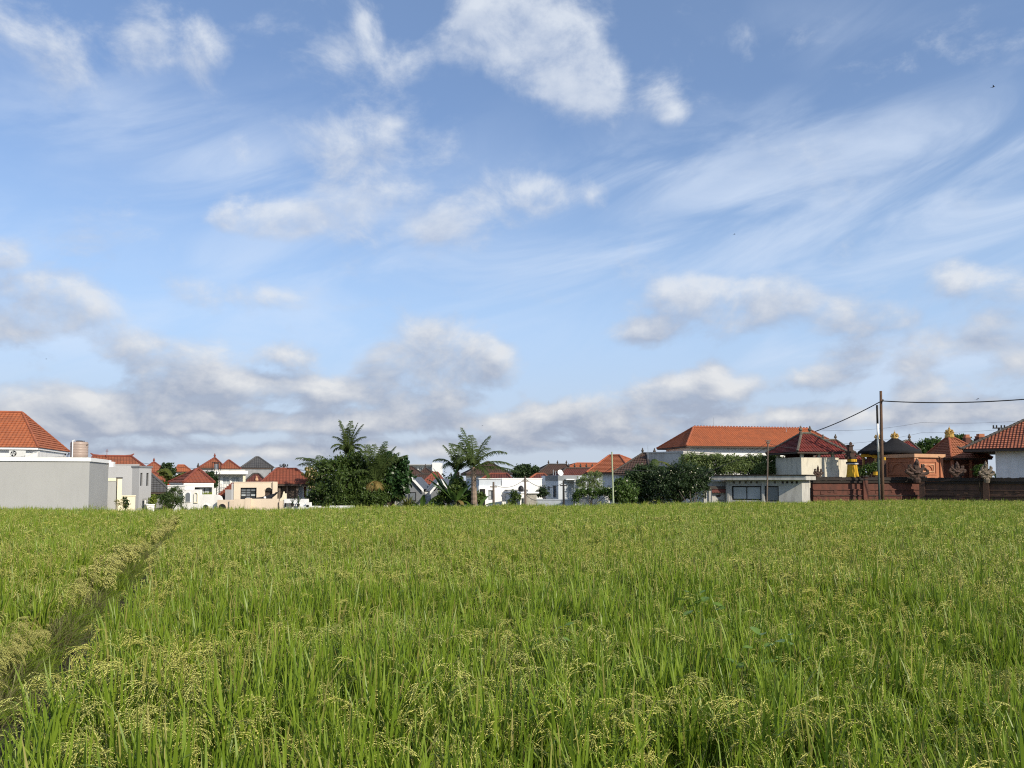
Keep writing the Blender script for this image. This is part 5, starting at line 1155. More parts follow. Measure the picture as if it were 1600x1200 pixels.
panel(B, 'panel_frame', (.55, W - .75, zl + .1, zz), .12, .09, M['terracotta']); panel(B, 'panel_frame', (.80, W - 1.0, zl + .3, zz - .25), .12, .07, M['terracotta_lite'])
arch_trim(B, 'arch_trim', W / 2 - .1, .45, zl + .35, .12, M['terracotta'])
panel(B, 'panel_frame', (.5, D - .5, zl + .1, zz), .12, .09, M['terracotta'], False); arch_trim(B, 'arch_trim', D / 2, .55, zl + .4, .12, M['terracotta'], False)
for u in (.02, W - .42): B.box('corner_pilaster', M['terracotta'], u, u + .3, .02, .118, 0, zb - .002)
for k in range(4): B.box('corner_moulding', M['terracotta_lite'], .0, .40, -.0, .02, zl + .15 + k * .38, zl + .23 + k * .38)
# orange pyramid pavilion with gold crown
B = Bld('orange_pavilion', 'pavilion with orange pyramid tile roof topped by a gold crown', 'pavilion', 1488, 63.2, 1553, 63.9)
W = B.W; D = 3.5; ze = B.pt(1488, 715.5)[1]; ua, zr = B.pt(1482.5, 681.5, D / 2)
B.hip(M['roof_temple'], M['cap_orange'], 0, W, 0, D, ze, ua, ua + .12, D / 2, D / 2, zr, M['wood_dark'], 13, capr=.09)
MB().lathe([(.34, zr - .12), (.36, zr + .05), (.30, zr + .10), (.33, zr + .2), (.2, zr + .22)], ua + .06, D / 2, 0, 12).build('crown_base', M['gold'], B.root)
crown_finial(B.root, M['gold'], ua + .06, D / 2, zr + .18, .72, .27)
B.wall(M['wood_red'], .5, W - .3, .5, D - .4, 0, ze - .12)
for u in (.25, W * .5, W - .4): B.box('post', M['terracotta'], u, u + .16, .25, .41, 0, ze - .125)
q = (W * .35, W * .8, 1.2, ze - .5); panel(B, 'panel_frame', q, .5, .08, M['terracotta'])
b = MB(); b.tube([(0, 0, ze - .02), (-.18, -.18, ze + .02), (-.30, -.30, ze + .16)], [.1, .08, .02], 6); b.build('eave_horn', M['cap_orange'], B.root)
# right white house
B = Bld('white_house', 'white house with orange-brown tiled hip roof at the right edge of the field', 'house', 1505, 60, 1700, 55.3)
W = B.W; D = 9; ze = B.pt(1505, 702)[1]; zr = ze + 4.5 * .60
B.hip(M['roof_house'], M['cap_dark'], 0, W + 2, 0, D, ze, 4.5, W - 2.5, D / 2, D / 2, zr, M['wood_dark'], 18, capr=.12, fascia=.2, step=.05)
uw, _ = B.pt(1555.5, 720, .8); B.wall(M['white'], uw, W + 1.2, .8, D - .8, 0, ze - .18)
MB().tube([(.1, .1, ze + .06), (-.12, -.12, ze + .08), (-.30, -.28, ze + .24)], [.12, .1, .03], 6).build('eave_horn', M['cap_dark'], B.root)
# brick temple wall: two stretches
def brick_wall(label, p0, Y0, p1, Y1, top, mtop, mbody, piers, h):
    B = Bld('temple_wall', label, 'wall', p0, Y0, p1, Y1); W = B.W; z = CAM.z + h
    B.box('core', mbody, 0, W, .10, .45, 0, z - .42)
    zs = [0, .42, .50, .86, .92, 1.28, 1.36, 1.70, 1.78, z - .42]
    B.box('plinth', M['brick_grime'], -.04, W + .04, -.10, .098, 0, .42)
    for a, c, v, m in ((.50, .86, .02, mbody), (.88, .93, -.02, mbody), (.95, 1.27, .04, mbody), (1.29, 1.35, -.01, M['carved']), (1.37, 1.70, .05, mbody), (1.72, 1.79, .0, mbody)):
        B.box('course_band', m, 0, W, v, .098, a, c)
    B.box('frieze', mtop, -.02, W + .02, -.02, .46, z - .418, z - .25)
    B.box('coping', mtop, -.07, W + .07, -.10, .52, z - .248, z - .10)
    b = MB(); n = int(W / .24)
    for k in range(n):
        x = W * k / n; b.box(x + .01, x + W / n - .01, -.05 + rnd.uniform(0, .03), .47, z - .10, z - .0 + rnd.uniform(-.035, .015))
    b.build('coping_bricks', mtop, B.root)
    nb = 0
    for j in range(5):                                   # worn proud bricks scattered over the courses
        zj = (.55, .98, 1.06, 1.42, 1.50)[j]
        for k in range(int(W / .55)):
            if rnd.random() < .45:
                x = rnd.uniform(0, W - .3); MB().box(x, x + .24, .012 + rnd.uniform(0, .015), .05, zj + rnd.uniform(-.03, .18), zj + rnd.uniform(.20, .24)).build('brick', M['brick_red'] if rnd.random() < .5 else mbody, B.root)
    for px in piers:
        u, _ = B.pt(px, 765); B.box('pier', mbody, u - .18, u + .18, -.09, .53, 0, z - .02); B.box('pier_cap', mtop, u - .24, u + .24, -.15, .59, z - .018, z + .10)
    return B
BW1 = brick_wall('reddish brick temple wall stretching from the outbuilding past the tall pole', 1271, 57.6, 1439, 58.5, 745, M['brick_grime'], M['brick_red'], (1352,), .22)
BW2 = brick_wall('darker brown brick temple wall at the right edge of the rice field', 1436, 57.6, 1720, 51.2, 746, M['brick_grime'], M['brick_grey'], (1441, 1541), .16)
def ornament(label, px, top, bot, Y, wpx, m, seed, lean=0):
    p = at(px, bot, Y); zt = at(px, top, Y).z; h = zt - p.z; w = wpx / F * Y; g = random.Random(seed)
    root = empty('stone_ornament', label, 'stone carving', (p.x, p.y, p.z), 0, 'carved stone ornaments on the temple wall'); b = MB()
    b.lathe([(w * .16, -.1), (w * .20, h * .08), (w * .11, h * .16), (w * .15, h * .3), (w * .22, h * .36), (w * .12, h * .46)], n=8).build('pedestal', m, root)
    for sg in (-1, 1):
        b = MB()
        for k, (z0, rch, z1, zc) in enumerate(((.30, .50, .40, .52), (.40, .36, .62, .70), (.26, .30, .22, .34))):
            rch = w * rch * g.uniform(.85, 1.1); z1 *= g.uniform(.92, 1.08)
            q = [(0, 0, h * z0), (sg * rch * .6, -.02, h * (z0 * .5 + z1 * .5 - .04)), (sg * rch, -.02, h * z1), (sg * rch * .98, -.02, h * (z1 * .4 + zc * .6)), (sg * rch * .74, -.02, h * zc), (sg * rch * .66, -.02, h * (zc - .07))]
            b.tube(q, [.09 * w + .02, .085 * w + .02, .075 * w + .015, .06 * w + .012, .045 * w, .02], 6)
            for t in range(4): e = q[1 + t]; b.blob((e[0] + g.uniform(-.05, .05), e[1] - .03, e[2] + g.uniform(-.05, .07)), (.05 * w + .015, .05 * w, .06 * w + .02), 6, .25, g)
        b.build('wing', m, root)
    b = MB(); b.blob((lean * h, 0, h * .62), (w * .16, w * .13, h * .2), 8, .2).blob((lean * h, -.05, h * .78), (w * .12, w * .1, h * .12), 8, .2)
    b.tube([(lean * h, 0, h * .8), (lean * h + .03, 0, h * .92), (lean * h, 0, h)], [w * .10, w * .06, .015], 6); b.build('crest', m, root); return root
zz = 746
ornament('carved stone ornament at the left end of the reddish brick wall', 1278, 727, 748, 57.8, 14, M['carved'], 1)
ornament('tall carved stone ornament with spread wings where the two brick walls meet', 1433, 716, 752, 57.5, 32, M['carved'], 2)
ornament('low dark carved ornament before the orange pavilion', 1495.5, 721, 747, 56.2, 26, M['carved'], 3)
ornament('pale weathered carved ornament with a pointed crest near the white house', 1542, 720, 752, 54.6, 24, M['carved_grey'], 4, -.05)
tree('green fern-like plant sprouting beside the pale weathered carving', 1531, 55.3, [(1530, 733, 7, 0), (1527, 738, 5, 0)], M['leaf_mid'], 900, .12, seed=90, cat='plant', name='fern', r0=.03)
# yellow wrapped shrine
p = at(1332, 747, 58.6); A = empty('wrapped_shrine', 'dark stone shrine wrapped in bright yellow cloth above the brick wall', 'shrine', (p.x, p.y, 0)); z0 = 1.5; zc0 = at(1332, 745, 58.6).z; zc1 = at(1332, 717, 58.6).z; zt = at(1327, 695, 58.6).z
b = MB().box(-.34, .34, -.34, .34, 0, zc0).box(-.2, .2, -.2, .2, zc0, zc1); b.build('pedestal', M['carved'], A)
b = MB(); b.box(-.42, .2, -.28, .28, zc1, zc1 + .16).box(-.34, .1, -.22, .22, zc1 + .16, zc1 + .45).box(-.42, .18, -.28, .28, zc1 + .45, zc1 + .56).box(-.26, .02, -.16, .16, zc1 + .56, zt - .12).box(-.32, .08, -.2, .2, zt - .12, zt)
b.blob((-.50, -.1, zc1 + .2), .12, 6).blob((.28, -.1, zc1 + .22), .1, 6).blob((-.12, -.1, zt + .08), (.12, .1, .14), 6); b.build('upper_shrine', M['carved'], A)
b = MB(); n = 30; rows = []
for t in np.linspace(0, 1, 7):
    ring = []
    for k in range(n):
        a = 2 * math.pi * k / n; sq = 1 / max(abs(math.cos(a)), abs(math.sin(a))) ** .6; rr = (.29 + .10 * t ** 2 + .035 * t * math.sin(a * 7 + t) + .02 * math.sin(a * 11)) * sq
        ring.append((rr * math.cos(a), rr * math.sin(a), zc1 - .02 + (zc0 - zc1) * t + (.04 * math.sin(a * 5) if t == 1 else 0)))
    rows.append(ring)
for i in range(6):
    for k in range(n): j = (k + 1) % n; b.poly([rows[i][k], rows[i][j], rows[i + 1][j], rows[i + 1][k]])
b.poly(rows[0]); b.build('yellow_cloth', M['yellow'], A, True)
zb_ = zc1 - .28; MB().lathe([(.36, zb_ - .07), (.42, zb_ - .06), (.42, zb_ + .06), (.36, zb_ + .07)], n=20).build('sash', M['blackcloth'], A); MB().lathe([(.38, zb_ - .12), (.425, zb_ - .115), (.425, zb_ - .066), (.38, zb_ - .064)], n=20).build('white_sash', M['white_clean'], A)
for i, (px, py, w, h, Y, lab) in enumerate(((1369, 740, 9, 5, 59.5, 'small yellow draped offering stand left of the tall pole'), (1381.5, 719, 5, 8, 62, 'small yellow hanging cloth right of the tall pole'))):
    p = at(px, py, Y); ww, hh = w / F * Y / 2, h / F * Y; A = empty('offering_stand', lab, 'offering stand', (p.x, p.y, 0)); MB().box(-ww * .7, ww * .7, -.15, .15, 0, p.z - .001).build('stand', M['carved'], A); MB().lathe([(ww * 1.15, p.z - hh * .5), (ww, p.z), (ww * .9, p.z + hh * .6)], n=12).build('cloth', M['yellow'], A)
tree('low green shrub behind the reddish brick wall beside the yellow-wrapped shrine', 1356, 60.5, [(1352, 734, 8, 0), (1363, 730, 8, 0), (1372, 727, 6, 0), (1345, 738, 6, 0)], M['leaf_mid'], 2200, .13, seed=91, cat='shrub', name='temple_shrub', r0=.05)
tree('green treetop rising between the black thatch and the orange pyramid roof', 1452, 92, [(1450, 698, 12, 0), (1440, 703, 10, 0), (1462, 694, 10, 0), (1468, 702, 10, 0), (1446, 710, 12, 0)], M['leaf_mid'], 5500, .3, seed=92)
tree('light green treetop right of the gold crown behind the orange pyramid roof', 1499, 96, [(1496, 688, 8, 0), (1504, 688, 8, 0), (1500, 696, 9, 0), (1512, 692, 6, 0)], M['leaf_mid'], 3200, .3, seed=93)
for i, (px, w, top, lab) in enumerate(((1511.5, 8, 679, 'slim brick gate tower behind the white house roof, left of its pair'), (1533, 11, 678, 'broader brick gate tower with side volutes, right of its pair'))):
    p = at(px, 715, 74); zt = at(px, top, 74).z; hw = w / F * 74 / 2; A = empty('gate_tower', lab, 'tower', (p.x, p.y, 0), 0, 'brick gate towers'); b = MB().box(-hw, hw, -hw, hw, 0, zt - .3).build('shaft', M['brick_red'], A)
    MB().box(-hw * 1.08, hw * 1.08, -hw * 1.08, hw * 1.08, zt - .298, zt - .2).box(-hw * .75, hw * .75, -hw * .75, hw * .75, zt - .2, zt).build('cap', M['terracotta'], A)
    b = MB(); 
    for sg in (-1, 1): b.tube([(sg * hw, 0, zt - .9), (sg * hw * 1.6, 0, zt - .75), (sg * hw * 1.7, 0, zt - .5), (sg * hw * 1.35, 0, zt - .45)], [.12, .1, .08, .04], 6)
    b.build('volute', M['carved'], A)
# poles, cables, birds
p = at(1379, 784, 56.4); zt = at(1376.2, 611, 56.4); A = empty('utility_pole', 'tallest brown wooden utility pole at the field edge before the temple wall', 'utility pole', (p.x, p.y, 0)); dx = zt.x - p.x
MB().tube([(0, 0, -.1), (dx * .4, 0, zt.z * .4), (dx, 0, zt.z)], [.125, .115, .085], 10).build('pole', M['pole_brown'], A, True)
MB().tube([(dx, 0, zt.z - 1.0), (dx + .14, -.02, zt.z - .62)], .03, 6).lathe([(.03, -.08), (.06, -.06), (.06, 0), (.02, .03)], dx + .14, -.02, zt.z - .6, 8).build('cable_clamp', M['steel'], A)
p = at(1374.2, 784, 56.9); A = empty('marker_pole', 'slim pole painted dark, white and green hugging the tall brown pole', 'pole', (p.x, p.y, 0)); z1, z2, z3 = (at(1374.2, y, 56.9).z for y in (633, 662, 706))
for nm, a, c, m in (('lower_section', 0, z3, 'pole_green'), ('white_section', z3, z2, 'white_clean'), ('upper_section', z2, z1, 'pole_dark')): MB().tube([(0, 0, a), (0, 0, c)], .075, 8).build(nm, M[m], A, True)
wp = at(1377, 626, 56.3)
o = cable('heavy black cable running right from the tall brown pole', [(1378, 626.5, 56.3), (1640, 620.5, 50)], .22, .038)
o = cable('heavy black cable sloping down left from the tall brown pole', [(1376.5, 627, 56.4), (1274, 674, 63)], .12, .038); 
for i, (y0, y1, y2) in enumerate(((668, 660, 651), (690, 676, 659), (700, 688, 668), (706, 690, 672))):
    cable(['topmost of the faint far cables behind the temple', 'second faint far cable behind the temple', 'third faint far cable behind the temple', 'lowest of the faint far cables behind the temple'][i], [(1285, y0 + 4, 105), (1440, y1, 105), (1660, y2, 105)], .4, .014, group='far cables behind the temple')
p = at(1563, 730, 84); zt = at(1563, 668, 84).z; A = empty('power_pole', 'far power pole with four insulators above the white house roof', 'power pole', (p.x, p.y, 0)); MB().tube([(0, 0, 0), (0, 0, zt)], [.16, .11], 8).build('pole', M['pole_dark'], A); MB().box(-.65, .65, -.06, .06, zt - .12, zt).build('crossarm', M['pole_dark'], A)
for x in (-.58, -.25, .25, .58): MB().lathe([(.05, 0), (.09, .08), (.06, .14), (.09, .2), (.03, .26)], x, 0, zt, 8).build('insulator', M['pole_dark'], A)
p = at(443, 760, 95); zt = at(443, 727, 95).z; A = empty('power_pole', 'far power pole with crossarm above the red hip roof', 'power pole', (p.x, p.y, 0)); MB().tube([(0, 0, 0), (0, 0, zt + .2)], [.14, .1], 8).build('pole', M['pole_dark'], A); MB().box(-.5, .5, -.05, .05, zt - .15, zt - .06).build('crossarm', M['pole_dark'], A)
for x in (-.45, -.2, .2, .45): MB().lathe([(.05, 0), (.08, .08), (.03, .2)], x, 0, zt - .06, 6).build('insulator', M['pole_dark'], A)
cable('far cable hanging between the distant poles above the red hip roof', [(330, 736, 95), (443, 728.5, 95), (500, 733, 95)], .3, .02)
cable('thin cable dropping from the wooden pole across the bamboo hedge', [(1199, 692, 53.3), (1060, 752, 55)], .25, .014)
cable('second thin cable from the wooden pole to the dark frangipani', [(1199, 698, 53.3), (1130, 726, 54.5), (1040, 764, 55)], .15, .013)
cable('thin cable from the wooden pole up to the corner pavilion', [(1200, 693, 53.3), (1252, 700, 58)], .1, .013)
def bird(label, px, py, Y, L, hd, wings, group=None):
    p = at(px, py, Y); A = empty('bird', label, 'bird', p, R(hd), group)
    b = MB(); b.tube([(0, -L * .5, .0), (0, -L * .42, .01), (0, -L * .25, .012), (0, .0, .0), (0, L * .25, -.005), (0, L * .5, .0)], [.004, L * .07, L * .10, L * .13, L * .08, .006], 8)
    if wings is None:
        b.v = [(x, y * .8, z + .5 * L * (.25 - y / L * .5)) for x, y, z in b.v]
    b.build('body', M['bird'], A, True)
    t = MB(); t.poly([(-L * .05, L * .4, 0), (L * .05, L * .4, 0), (L * .14, L * .78, .0), (-L * .14, L * .78, 0)]); t.build('tail', M['bird'], A)
    for sg in (-1, 1):
        w = MB()
        if wings is None: w.poly([(sg * L * .11, -L * .12, L * .2), (sg * L * .13, L * .12, L * .1), (sg * L * .06, L * .5, -.02)])
        else:
            d = wings; w.poly([(0, -L * .15, .01), (sg * L * .45, -L * .2, d * L * .4), (sg * L * .45, L * .08, d * L * .4), (0, L * .2, .01)]); w.poly([(sg * L * .45, -L * .2, d * L * .4), (sg * L * 1.0, L * .1, d * L * .55), (sg * L * .45, L * .08, d * L * .4)])
        w.build('wing', M['bird'], A)
    return A
bird('small dark bird perched on the heavy black cable', 1527.5, 624, 53, .22, 70, None)
bird('larger dark bird flying with raised wings high in the right of the sky', 1552, 136, 42, .17, 55, .7, 'flying birds')
bird('tiny bird gliding level in the middle of the right-hand sky', 1147.5, 366, 60, .16, 90, .2, 'flying birds')
bird('tiny bird flying low over the tiled house at left', 72.5, 561, 60, .12, 90, .4, 'flying birds')
bird('tiny bird flying just left of the coconut palm crown', 754, 665, 60, .10, 60, .4, 'flying birds')
# far belt of trees closing the gaps between the houses
g = np.random.default_rng(77); C = []
for px in range(-700, 2300, 9):
    Y = g.uniform(118, 140); q = at(px, g.uniform(741, 746), Y)
    for k in range(2): 
        m_ = 34; C.append(np.array([q.x, q.y, q.z * g.uniform(.45, .8)]) + g.normal(size=(m_, 3)) * np.array([1.0, 1.0, q.z * .2]))
C = np.concatenate(C); d = unit(g.normal(size=(len(C), 3))); w_ = unit(np.cross(d, unit(g.normal(size=(len(C), 3)))))
v, f = leaf_quads(C, d, w_, .75 * g.uniform(.6, 1.3, len(C)), .55); v[:, 2] = np.maximum(v[:, 2], .02)
o = np_mesh('tree_belt', v, f, M['leaf_deep']); o['kind'] = 'stuff'; o['label'] = 'far dark belt of treetops closing the gaps between the houses'; o['category'] = 'trees'
# ------------------------------------------------------------------ rice
M['rice_leaf'] = mat('rice_leaf', (.130, .225, .018), (.285, .370, .042), rough=.42, spec=.35, island=True, transl=.38, big=.35)
M['rice_leaf2'] = mat('rice_leaf_yellowing', (.25, .28, .05), (.32, .27, .09), rough=.5, island=True, transl=.28)
M['grain'] = mat('rice_grain', (.60, .66, .17), (.76, .77, .28), rough=.55, island=True, transl=.2, big=.3)
M['grain_ripe'] = mat('rice_grain_ripe', (.58, .62, .17), (.76, .70, .26), rough=.55, island=True, transl=.2)
M['straw'] = mat('dry_straw', (.20, .16, .085), (.12, .135, .045), rough=.7, island=True, transl=.2)
M['drygrass'] = mat('dry_grass', (.24, .22, .13), (.17, .18, .08), rough=.7, island=True, transl=.2)
RM = [M['rice_leaf'], M['rice_leaf2'], M['grain'], M['grain_ripe'], M['straw'], M['drygrass']]
class RB:
    def __init__(s, seed): s.V = []; s.Fc = []; s.mi = []; s.n = 0; s.g = np.random.default_rng(seed)
    def strip(s, P, W, mi):              # P (k,3) centre line, W (k,3) half-width vectors
        k = len(P); s.V.append(np.stack([P - W, P + W], 1).reshape(-1, 3)); i = s.n + 2 * np.arange(k - 1)
        s.Fc.append(np.stack([i, i + 1, i + 3, i + 2], 1)); s.mi += [mi] * (k - 1); s.n += 2 * k
    def arc(s, p, az, a0, bend, L, n, pw=1.4):
        t = np.linspace(0, 1, n + 1); a = a0 + bend * t ** pw; d = L / n
        h = np.cumsum(np.r_[0, np.sin((a[1:] + a[:-1]) / 2)]) * d; z = np.cumsum(np.r_[0, np.cos((a[1:] + a[:-1]) / 2)]) * d
        return np.stack([p[0] + h * np.cos(az), p[1] + h * np.sin(az), p[2] + z], 1), t
    def blade(s, p, az, a0, bend, L, w, n, mi=0, tw=0):
        P, t = s.arc(p, az, a0, bend, L, n)
        ww = w * .5 * np.minimum(1, .55 + 2 * t) * (1 - t ** 3) + .0006
        a = az + math.pi / 2 + tw; s.strip(P, ww[:, None] * np.array([math.cos(a), math.sin(a), 0])[None], mi)
    def grains(s, C, D, L, w, mi):
        n = len(C); u = unit(np.cross(D, s.g.normal(size=(n, 3)))); v = np.cross(D, u)
        m = C + D * L * .45
        A = np.stack([C, m + u * w, m + v * w, m - u * w, m - v * w, C + D * L], 1).reshape(-1, 3); i = s.n + 6 * np.arange(n)
        f = []
        for a, b, c, d in ((0, 1, 5, 2), (0, 2, 5, 3), (0, 3, 5, 4), (0, 4, 5, 1)): f.append(np.stack([i + a, i + b, i + c, i + d], 1))
        s.V.append(A); s.Fc.append(np.concatenate(f)); s.mi += [mi] * (4 * n); s.n += 6 * n
    def panicle(s, p, az, a0, L, bend, nb, ng, mi, gl=.0085, gw=.0019, stem=0):
        P, t = s.arc(p, az, a0, bend, L, 10, 1.1)
        s.strip(P, np.array([math.cos(az + 1.57), math.sin(az + 1.57), 0])[None] * np.linspace(.0018, .0008, 11)[:, None], stem)
        C = []; D = []
        for b in range(nb):
            k = 2 + b * 8 / nb; i = int(k); q = P[i] + (P[min(i + 1, 10)] - P[i]) * (k - i); ax = P[min(i + 1, 10)] - P[i - 1]; ax = ax / np.linalg.norm(ax)
            d0 = ax * .9 + s.g.normal(size=3) * .20; d0 /= np.linalg.norm(d0); bl = L * .46 * (1 - .35 * b / nb) * s.g.uniform(.8, 1.15); r = q.copy()
            for j in range(ng):
                d = d0 + np.array([0, 0, -.9 * (j / ng) ** 1.1]); d /= np.linalg.norm(d); r = r + d * bl / ng
                g_ = d * 1.0 + s.g.normal(size=3) * .16; C.append(r.copy()); D.append(g_ / np.linalg.norm(g_))
        s.grains(np.array(C), np.array(D), gl, gw, mi)
    def done(s, name):
        V = np.concatenate(s.V); f = np.concatenate(s.Fc); o = np_mesh(name, V, f, RM, None, s.mi); col.objects.unlink(o); return o
def hill(name, seed, nt, nl, seg, pan, nb, ng, gl, gw, leafw=.0145, gmi=2, h=.62, extra=0., lean=0., lmi=0, az0=None):
    b = RB(seed); g = b.g
    for t in range(nt):
        a = g.uniform(0, 2 * math.pi); r = (.060) * math.sqrt(g.random()); sp = g.uniform(.02, .20) + lean
        az = a if az0 is None else az0 + g.normal() * .6
        base = np.array([r * math.cos(a), r * math.sin(a), 0]); hh = h * g.uniform(.85, 1.1)
        P, _ = b.arc(base, az, sp * .5, sp * .6, hh, 3); b.strip(P, np.array([math.cos(az + 1.57), math.sin(az + 1.57), 0])[None] * .0035 * np.ones((4, 1)), lmi)
        top = P[-1]
        for k in range(nl):
            q = P[1] + (P[-1] - P[1]) * g.uniform(.1, 1) if k else top; la = az + g.uniform(-2.6, 2.6) if k else az + g.normal() * .9
            up = g.random() < .72
            L = g.uniform(.24, .40) if k == 0 else g.uniform(.28, .46)
            b.blade(q, la, g.uniform(.03, .26) if up else g.uniform(.3, .6), g.uniform(.0, .4) if up else g.uniform(.6, 1.6), L + extra, leafw * g.uniform(.7, 1.2), seg, 1 if (g.random() < .07 and lmi == 0) else lmi, g.normal() * .5)
        if g.random() < pan:
            pa = az + g.normal() * .5
            b.panicle(top + np.array([0, 0, g.uniform(-.01, .15)]), pa, g.uniform(.05, .35), g.uniform(.22, .30), g.uniform(1.7, 2.8), nb, ng, gmi, gl, gw, 1)
    return b.done(name)
pc = bpy.data.collections.new('rice_kinds')
def reg(o): pc.objects.link(o)
KN = [('clump.%03d' % k) for k in range(64)]
ki = 0; IDX = {}
def add(kind, *a, **k):
    global ki
    o = hill(KN[ki], *a, **k); reg(o); IDX.setdefault(kind, []).append(ki); ki += 1
for s in range(9): add('near', 100 + s, 15, 3, 5, (.12, .18, .38)[s % 3], 9, 14, .0135, .0023)
for s in range(2): add('nearleafy', 150 + s, 16, 4, 5, .06, 9, 14, .0135, .0023, extra=.06, leafw=.017)
for s in range(2): add('neargrain', 160 + s, 15, 2, 5, .85, 10, 15, .0135, .0024)
for s in range(6): add('mid', 200 + s, 13, 3, 3, (.2, .28, .55)[s % 3], 8, 8, .020, .0036, leafw=.017)
for s in range(6): add('far', 300 + s, 11, 3, 2, (.25, .35, .6)[s % 3], 6, 5, .032, .0062, leafw=.023)
for s in range(3): add('ripe', 400 + s, 14, 2, 4, .98, 11, 14, .0135, .0025, gmi=3, lean=.15, az0=-.2, h=.60)
for s in range(2): add('ripefar', 420 + s, 12, 2, 3, .98, 7, 5, .027, .007, gmi=3, lean=.15, az0=-.2, h=.62, leafw=.016)
def tuft(kind, seed, n, L, w, mi, sp=(.1, 1.1), bend=(.3, 1.5), r=.12):
    global ki
    b = RB(seed); g = b.g
    for k in range(n):
        a = g.uniform(0, 6.28); rr = r * math.sqrt(g.random()); b.blade(np.array([rr * math.cos(a), rr * math.sin(a), 0]), g.uniform(0, 6.28), g.uniform(*sp), g.uniform(*bend), L * g.uniform(.5, 1.1), w, 4, mi if g.random() < .75 else 0)
    o = b.done(KN[ki]); reg(o); IDX.setdefault(kind, []).append(ki); ki += 1
for s in range(3): tuft('straw', 500 + s, 60, .50, .005, 4)
for s in range(2): tuft('dry', 520 + s, 80, .95, .0032, 5, sp=(.0, .45), bend=(.2, 1.3))
for s in range(2): tuft('bankgreen', 540 + s, 45, .42, .007, 0)

def gn_field(name, label, cat, P, rot, scl, idx):
    me = bpy.data.meshes.new(name); me.vertices.add(len(P)); me.vertices.foreach_set('co', P.astype(np.float32).ravel())
    for an, ty, val, key in (('rot', 'FLOAT_VECTOR', rot, 'vector'), ('scl', 'FLOAT_VECTOR', scl, 'vector'), ('idx', 'INT', idx, 'value')):
        at_ = me.attributes.new(an, ty, 'POINT'); at_.data.foreach_set(key, np.asarray(val, np.int32 if ty == 'INT' else np.float32).ravel())
    o = bpy.data.objects.new(name, me); col.objects.link(o)
    ng = bpy.data.node_groups.new(name, 'GeometryNodeTree'); ng.interface.new_socket('Geometry', in_out='INPUT', socket_type='NodeSocketGeometry'); ng.interface.new_socket('Geometry', in_out='OUTPUT', socket_type='NodeSocketGeometry')
    N, L = ng.nodes, ng.links; gi, go = N.new('NodeGroupInput'), N.new('NodeGroupOutput'); ip = N.new('GeometryNodeInstanceOnPoints'); ci = N.new('GeometryNodeCollectionInfo')
    ci.inputs['Collection'].default_value = pc; ci.inputs['Separate Children'].default_value = True; ci.inputs['Reset Children'].default_value = True
    def na(n_, ty):
        a = N.new('GeometryNodeInputNamedAttribute'); a.data_type = ty; a.inputs['Name'].default_value = n_; return a.outputs[0]
    e2r = N.new('FunctionNodeEulerToRotation'); L.new(na('rot', 'FLOAT_VECTOR'), e2r.inputs[0])
    L.new(gi.outputs[0], ip.inputs['Points']); L.new(ci.outputs[0], ip.inputs['Instance']); ip.inputs['Pick Instance'].default_value = True
    L.new(na('idx', 'INT'), ip.inputs['Instance Index']); L.new(e2r.outputs[0], ip.inputs['Rotation']); L.new(na('scl', 'FLOAT_VECTOR'), ip.inputs['Scale']); L.new(ip.outputs[0], go.inputs[0])
    md = o.modifiers.new('scatter', 'NODES'); md.node_group = ng
    o['kind'] = 'stuff'; o['label'] = label; o['category'] = cat; return o
def vnoise(x, y, s, seed):               # smooth value noise for patches of taller and riper plants
    g = np.random.default_rng(seed); T = g.random((128, 128)); X, Y = x / s + 40, y / s + 40
    i, j = np.floor(X).astype(int) % 127, np.floor(Y).astype(int) % 127; u, v = X - np.floor(X), Y - np.floor(Y); u, v = u * u * (3 - 2 * u), v * v * (3 - 2 * v)
    return (T[i, j] * (1 - u) + T[i + 1, j] * u) * (1 - v) + (T[i, j + 1] * (1 - u) + T[i + 1, j + 1] * u) * v
SPC = .235
gx, gy = np.meshgrid(np.arange(-46, 46, SPC), np.arange(2.5, 57.5, SPC)); x = gx.ravel(); y = gy.ravel()
x = x + nr.normal(size=x.shape) * .045; y = y + nr.normal(size=y.shape) * .045
dx = x - ditch_x(y)
keep = (np.abs(x) < .70 * y + 2.5) & (y < edge_y(x) - .1) & ~((dx > -.42) & (dx < np.where(y < 14, .76, np.where(y < 34, .76 - (y - 14) * .022, -.4))))
x, y, dx = x[keep], y[keep], dx[keep]; n = len(x)
dist = np.hypot(x, y); u = nr.random(n); n1 = vnoise(x, y, 3.1, 1); n2 = vnoise(x, y, 1.3, 2); n3 = vnoise(x, y, 7., 3)
pick = lambda kind, m: nr.choice(IDX[kind], m)
idx = np.where(dist < 13, pick('near', n), np.where(dist < 24, pick('mid', n), pick('far', n)))
nearm = dist < 13
idx = np.where(nearm & (n2 < .36) & (u < .75), pick('nearleafy', n), idx); idx = np.where(nearm & (n2 > .72) & (u < .5), pick('neargrain', n), idx)
fr = (dx <= -.42) & (dx > -.85) & (u < .45 + .5 * (n2 > .42))
idx = np.where(fr, np.where(dist < 16, pick('ripe', n), pick('ripefar', n)), idx)
idx = np.where(~fr & (dist > 13) & (n3 > .62) & (u < .10), pick('ripefar', n), idx)
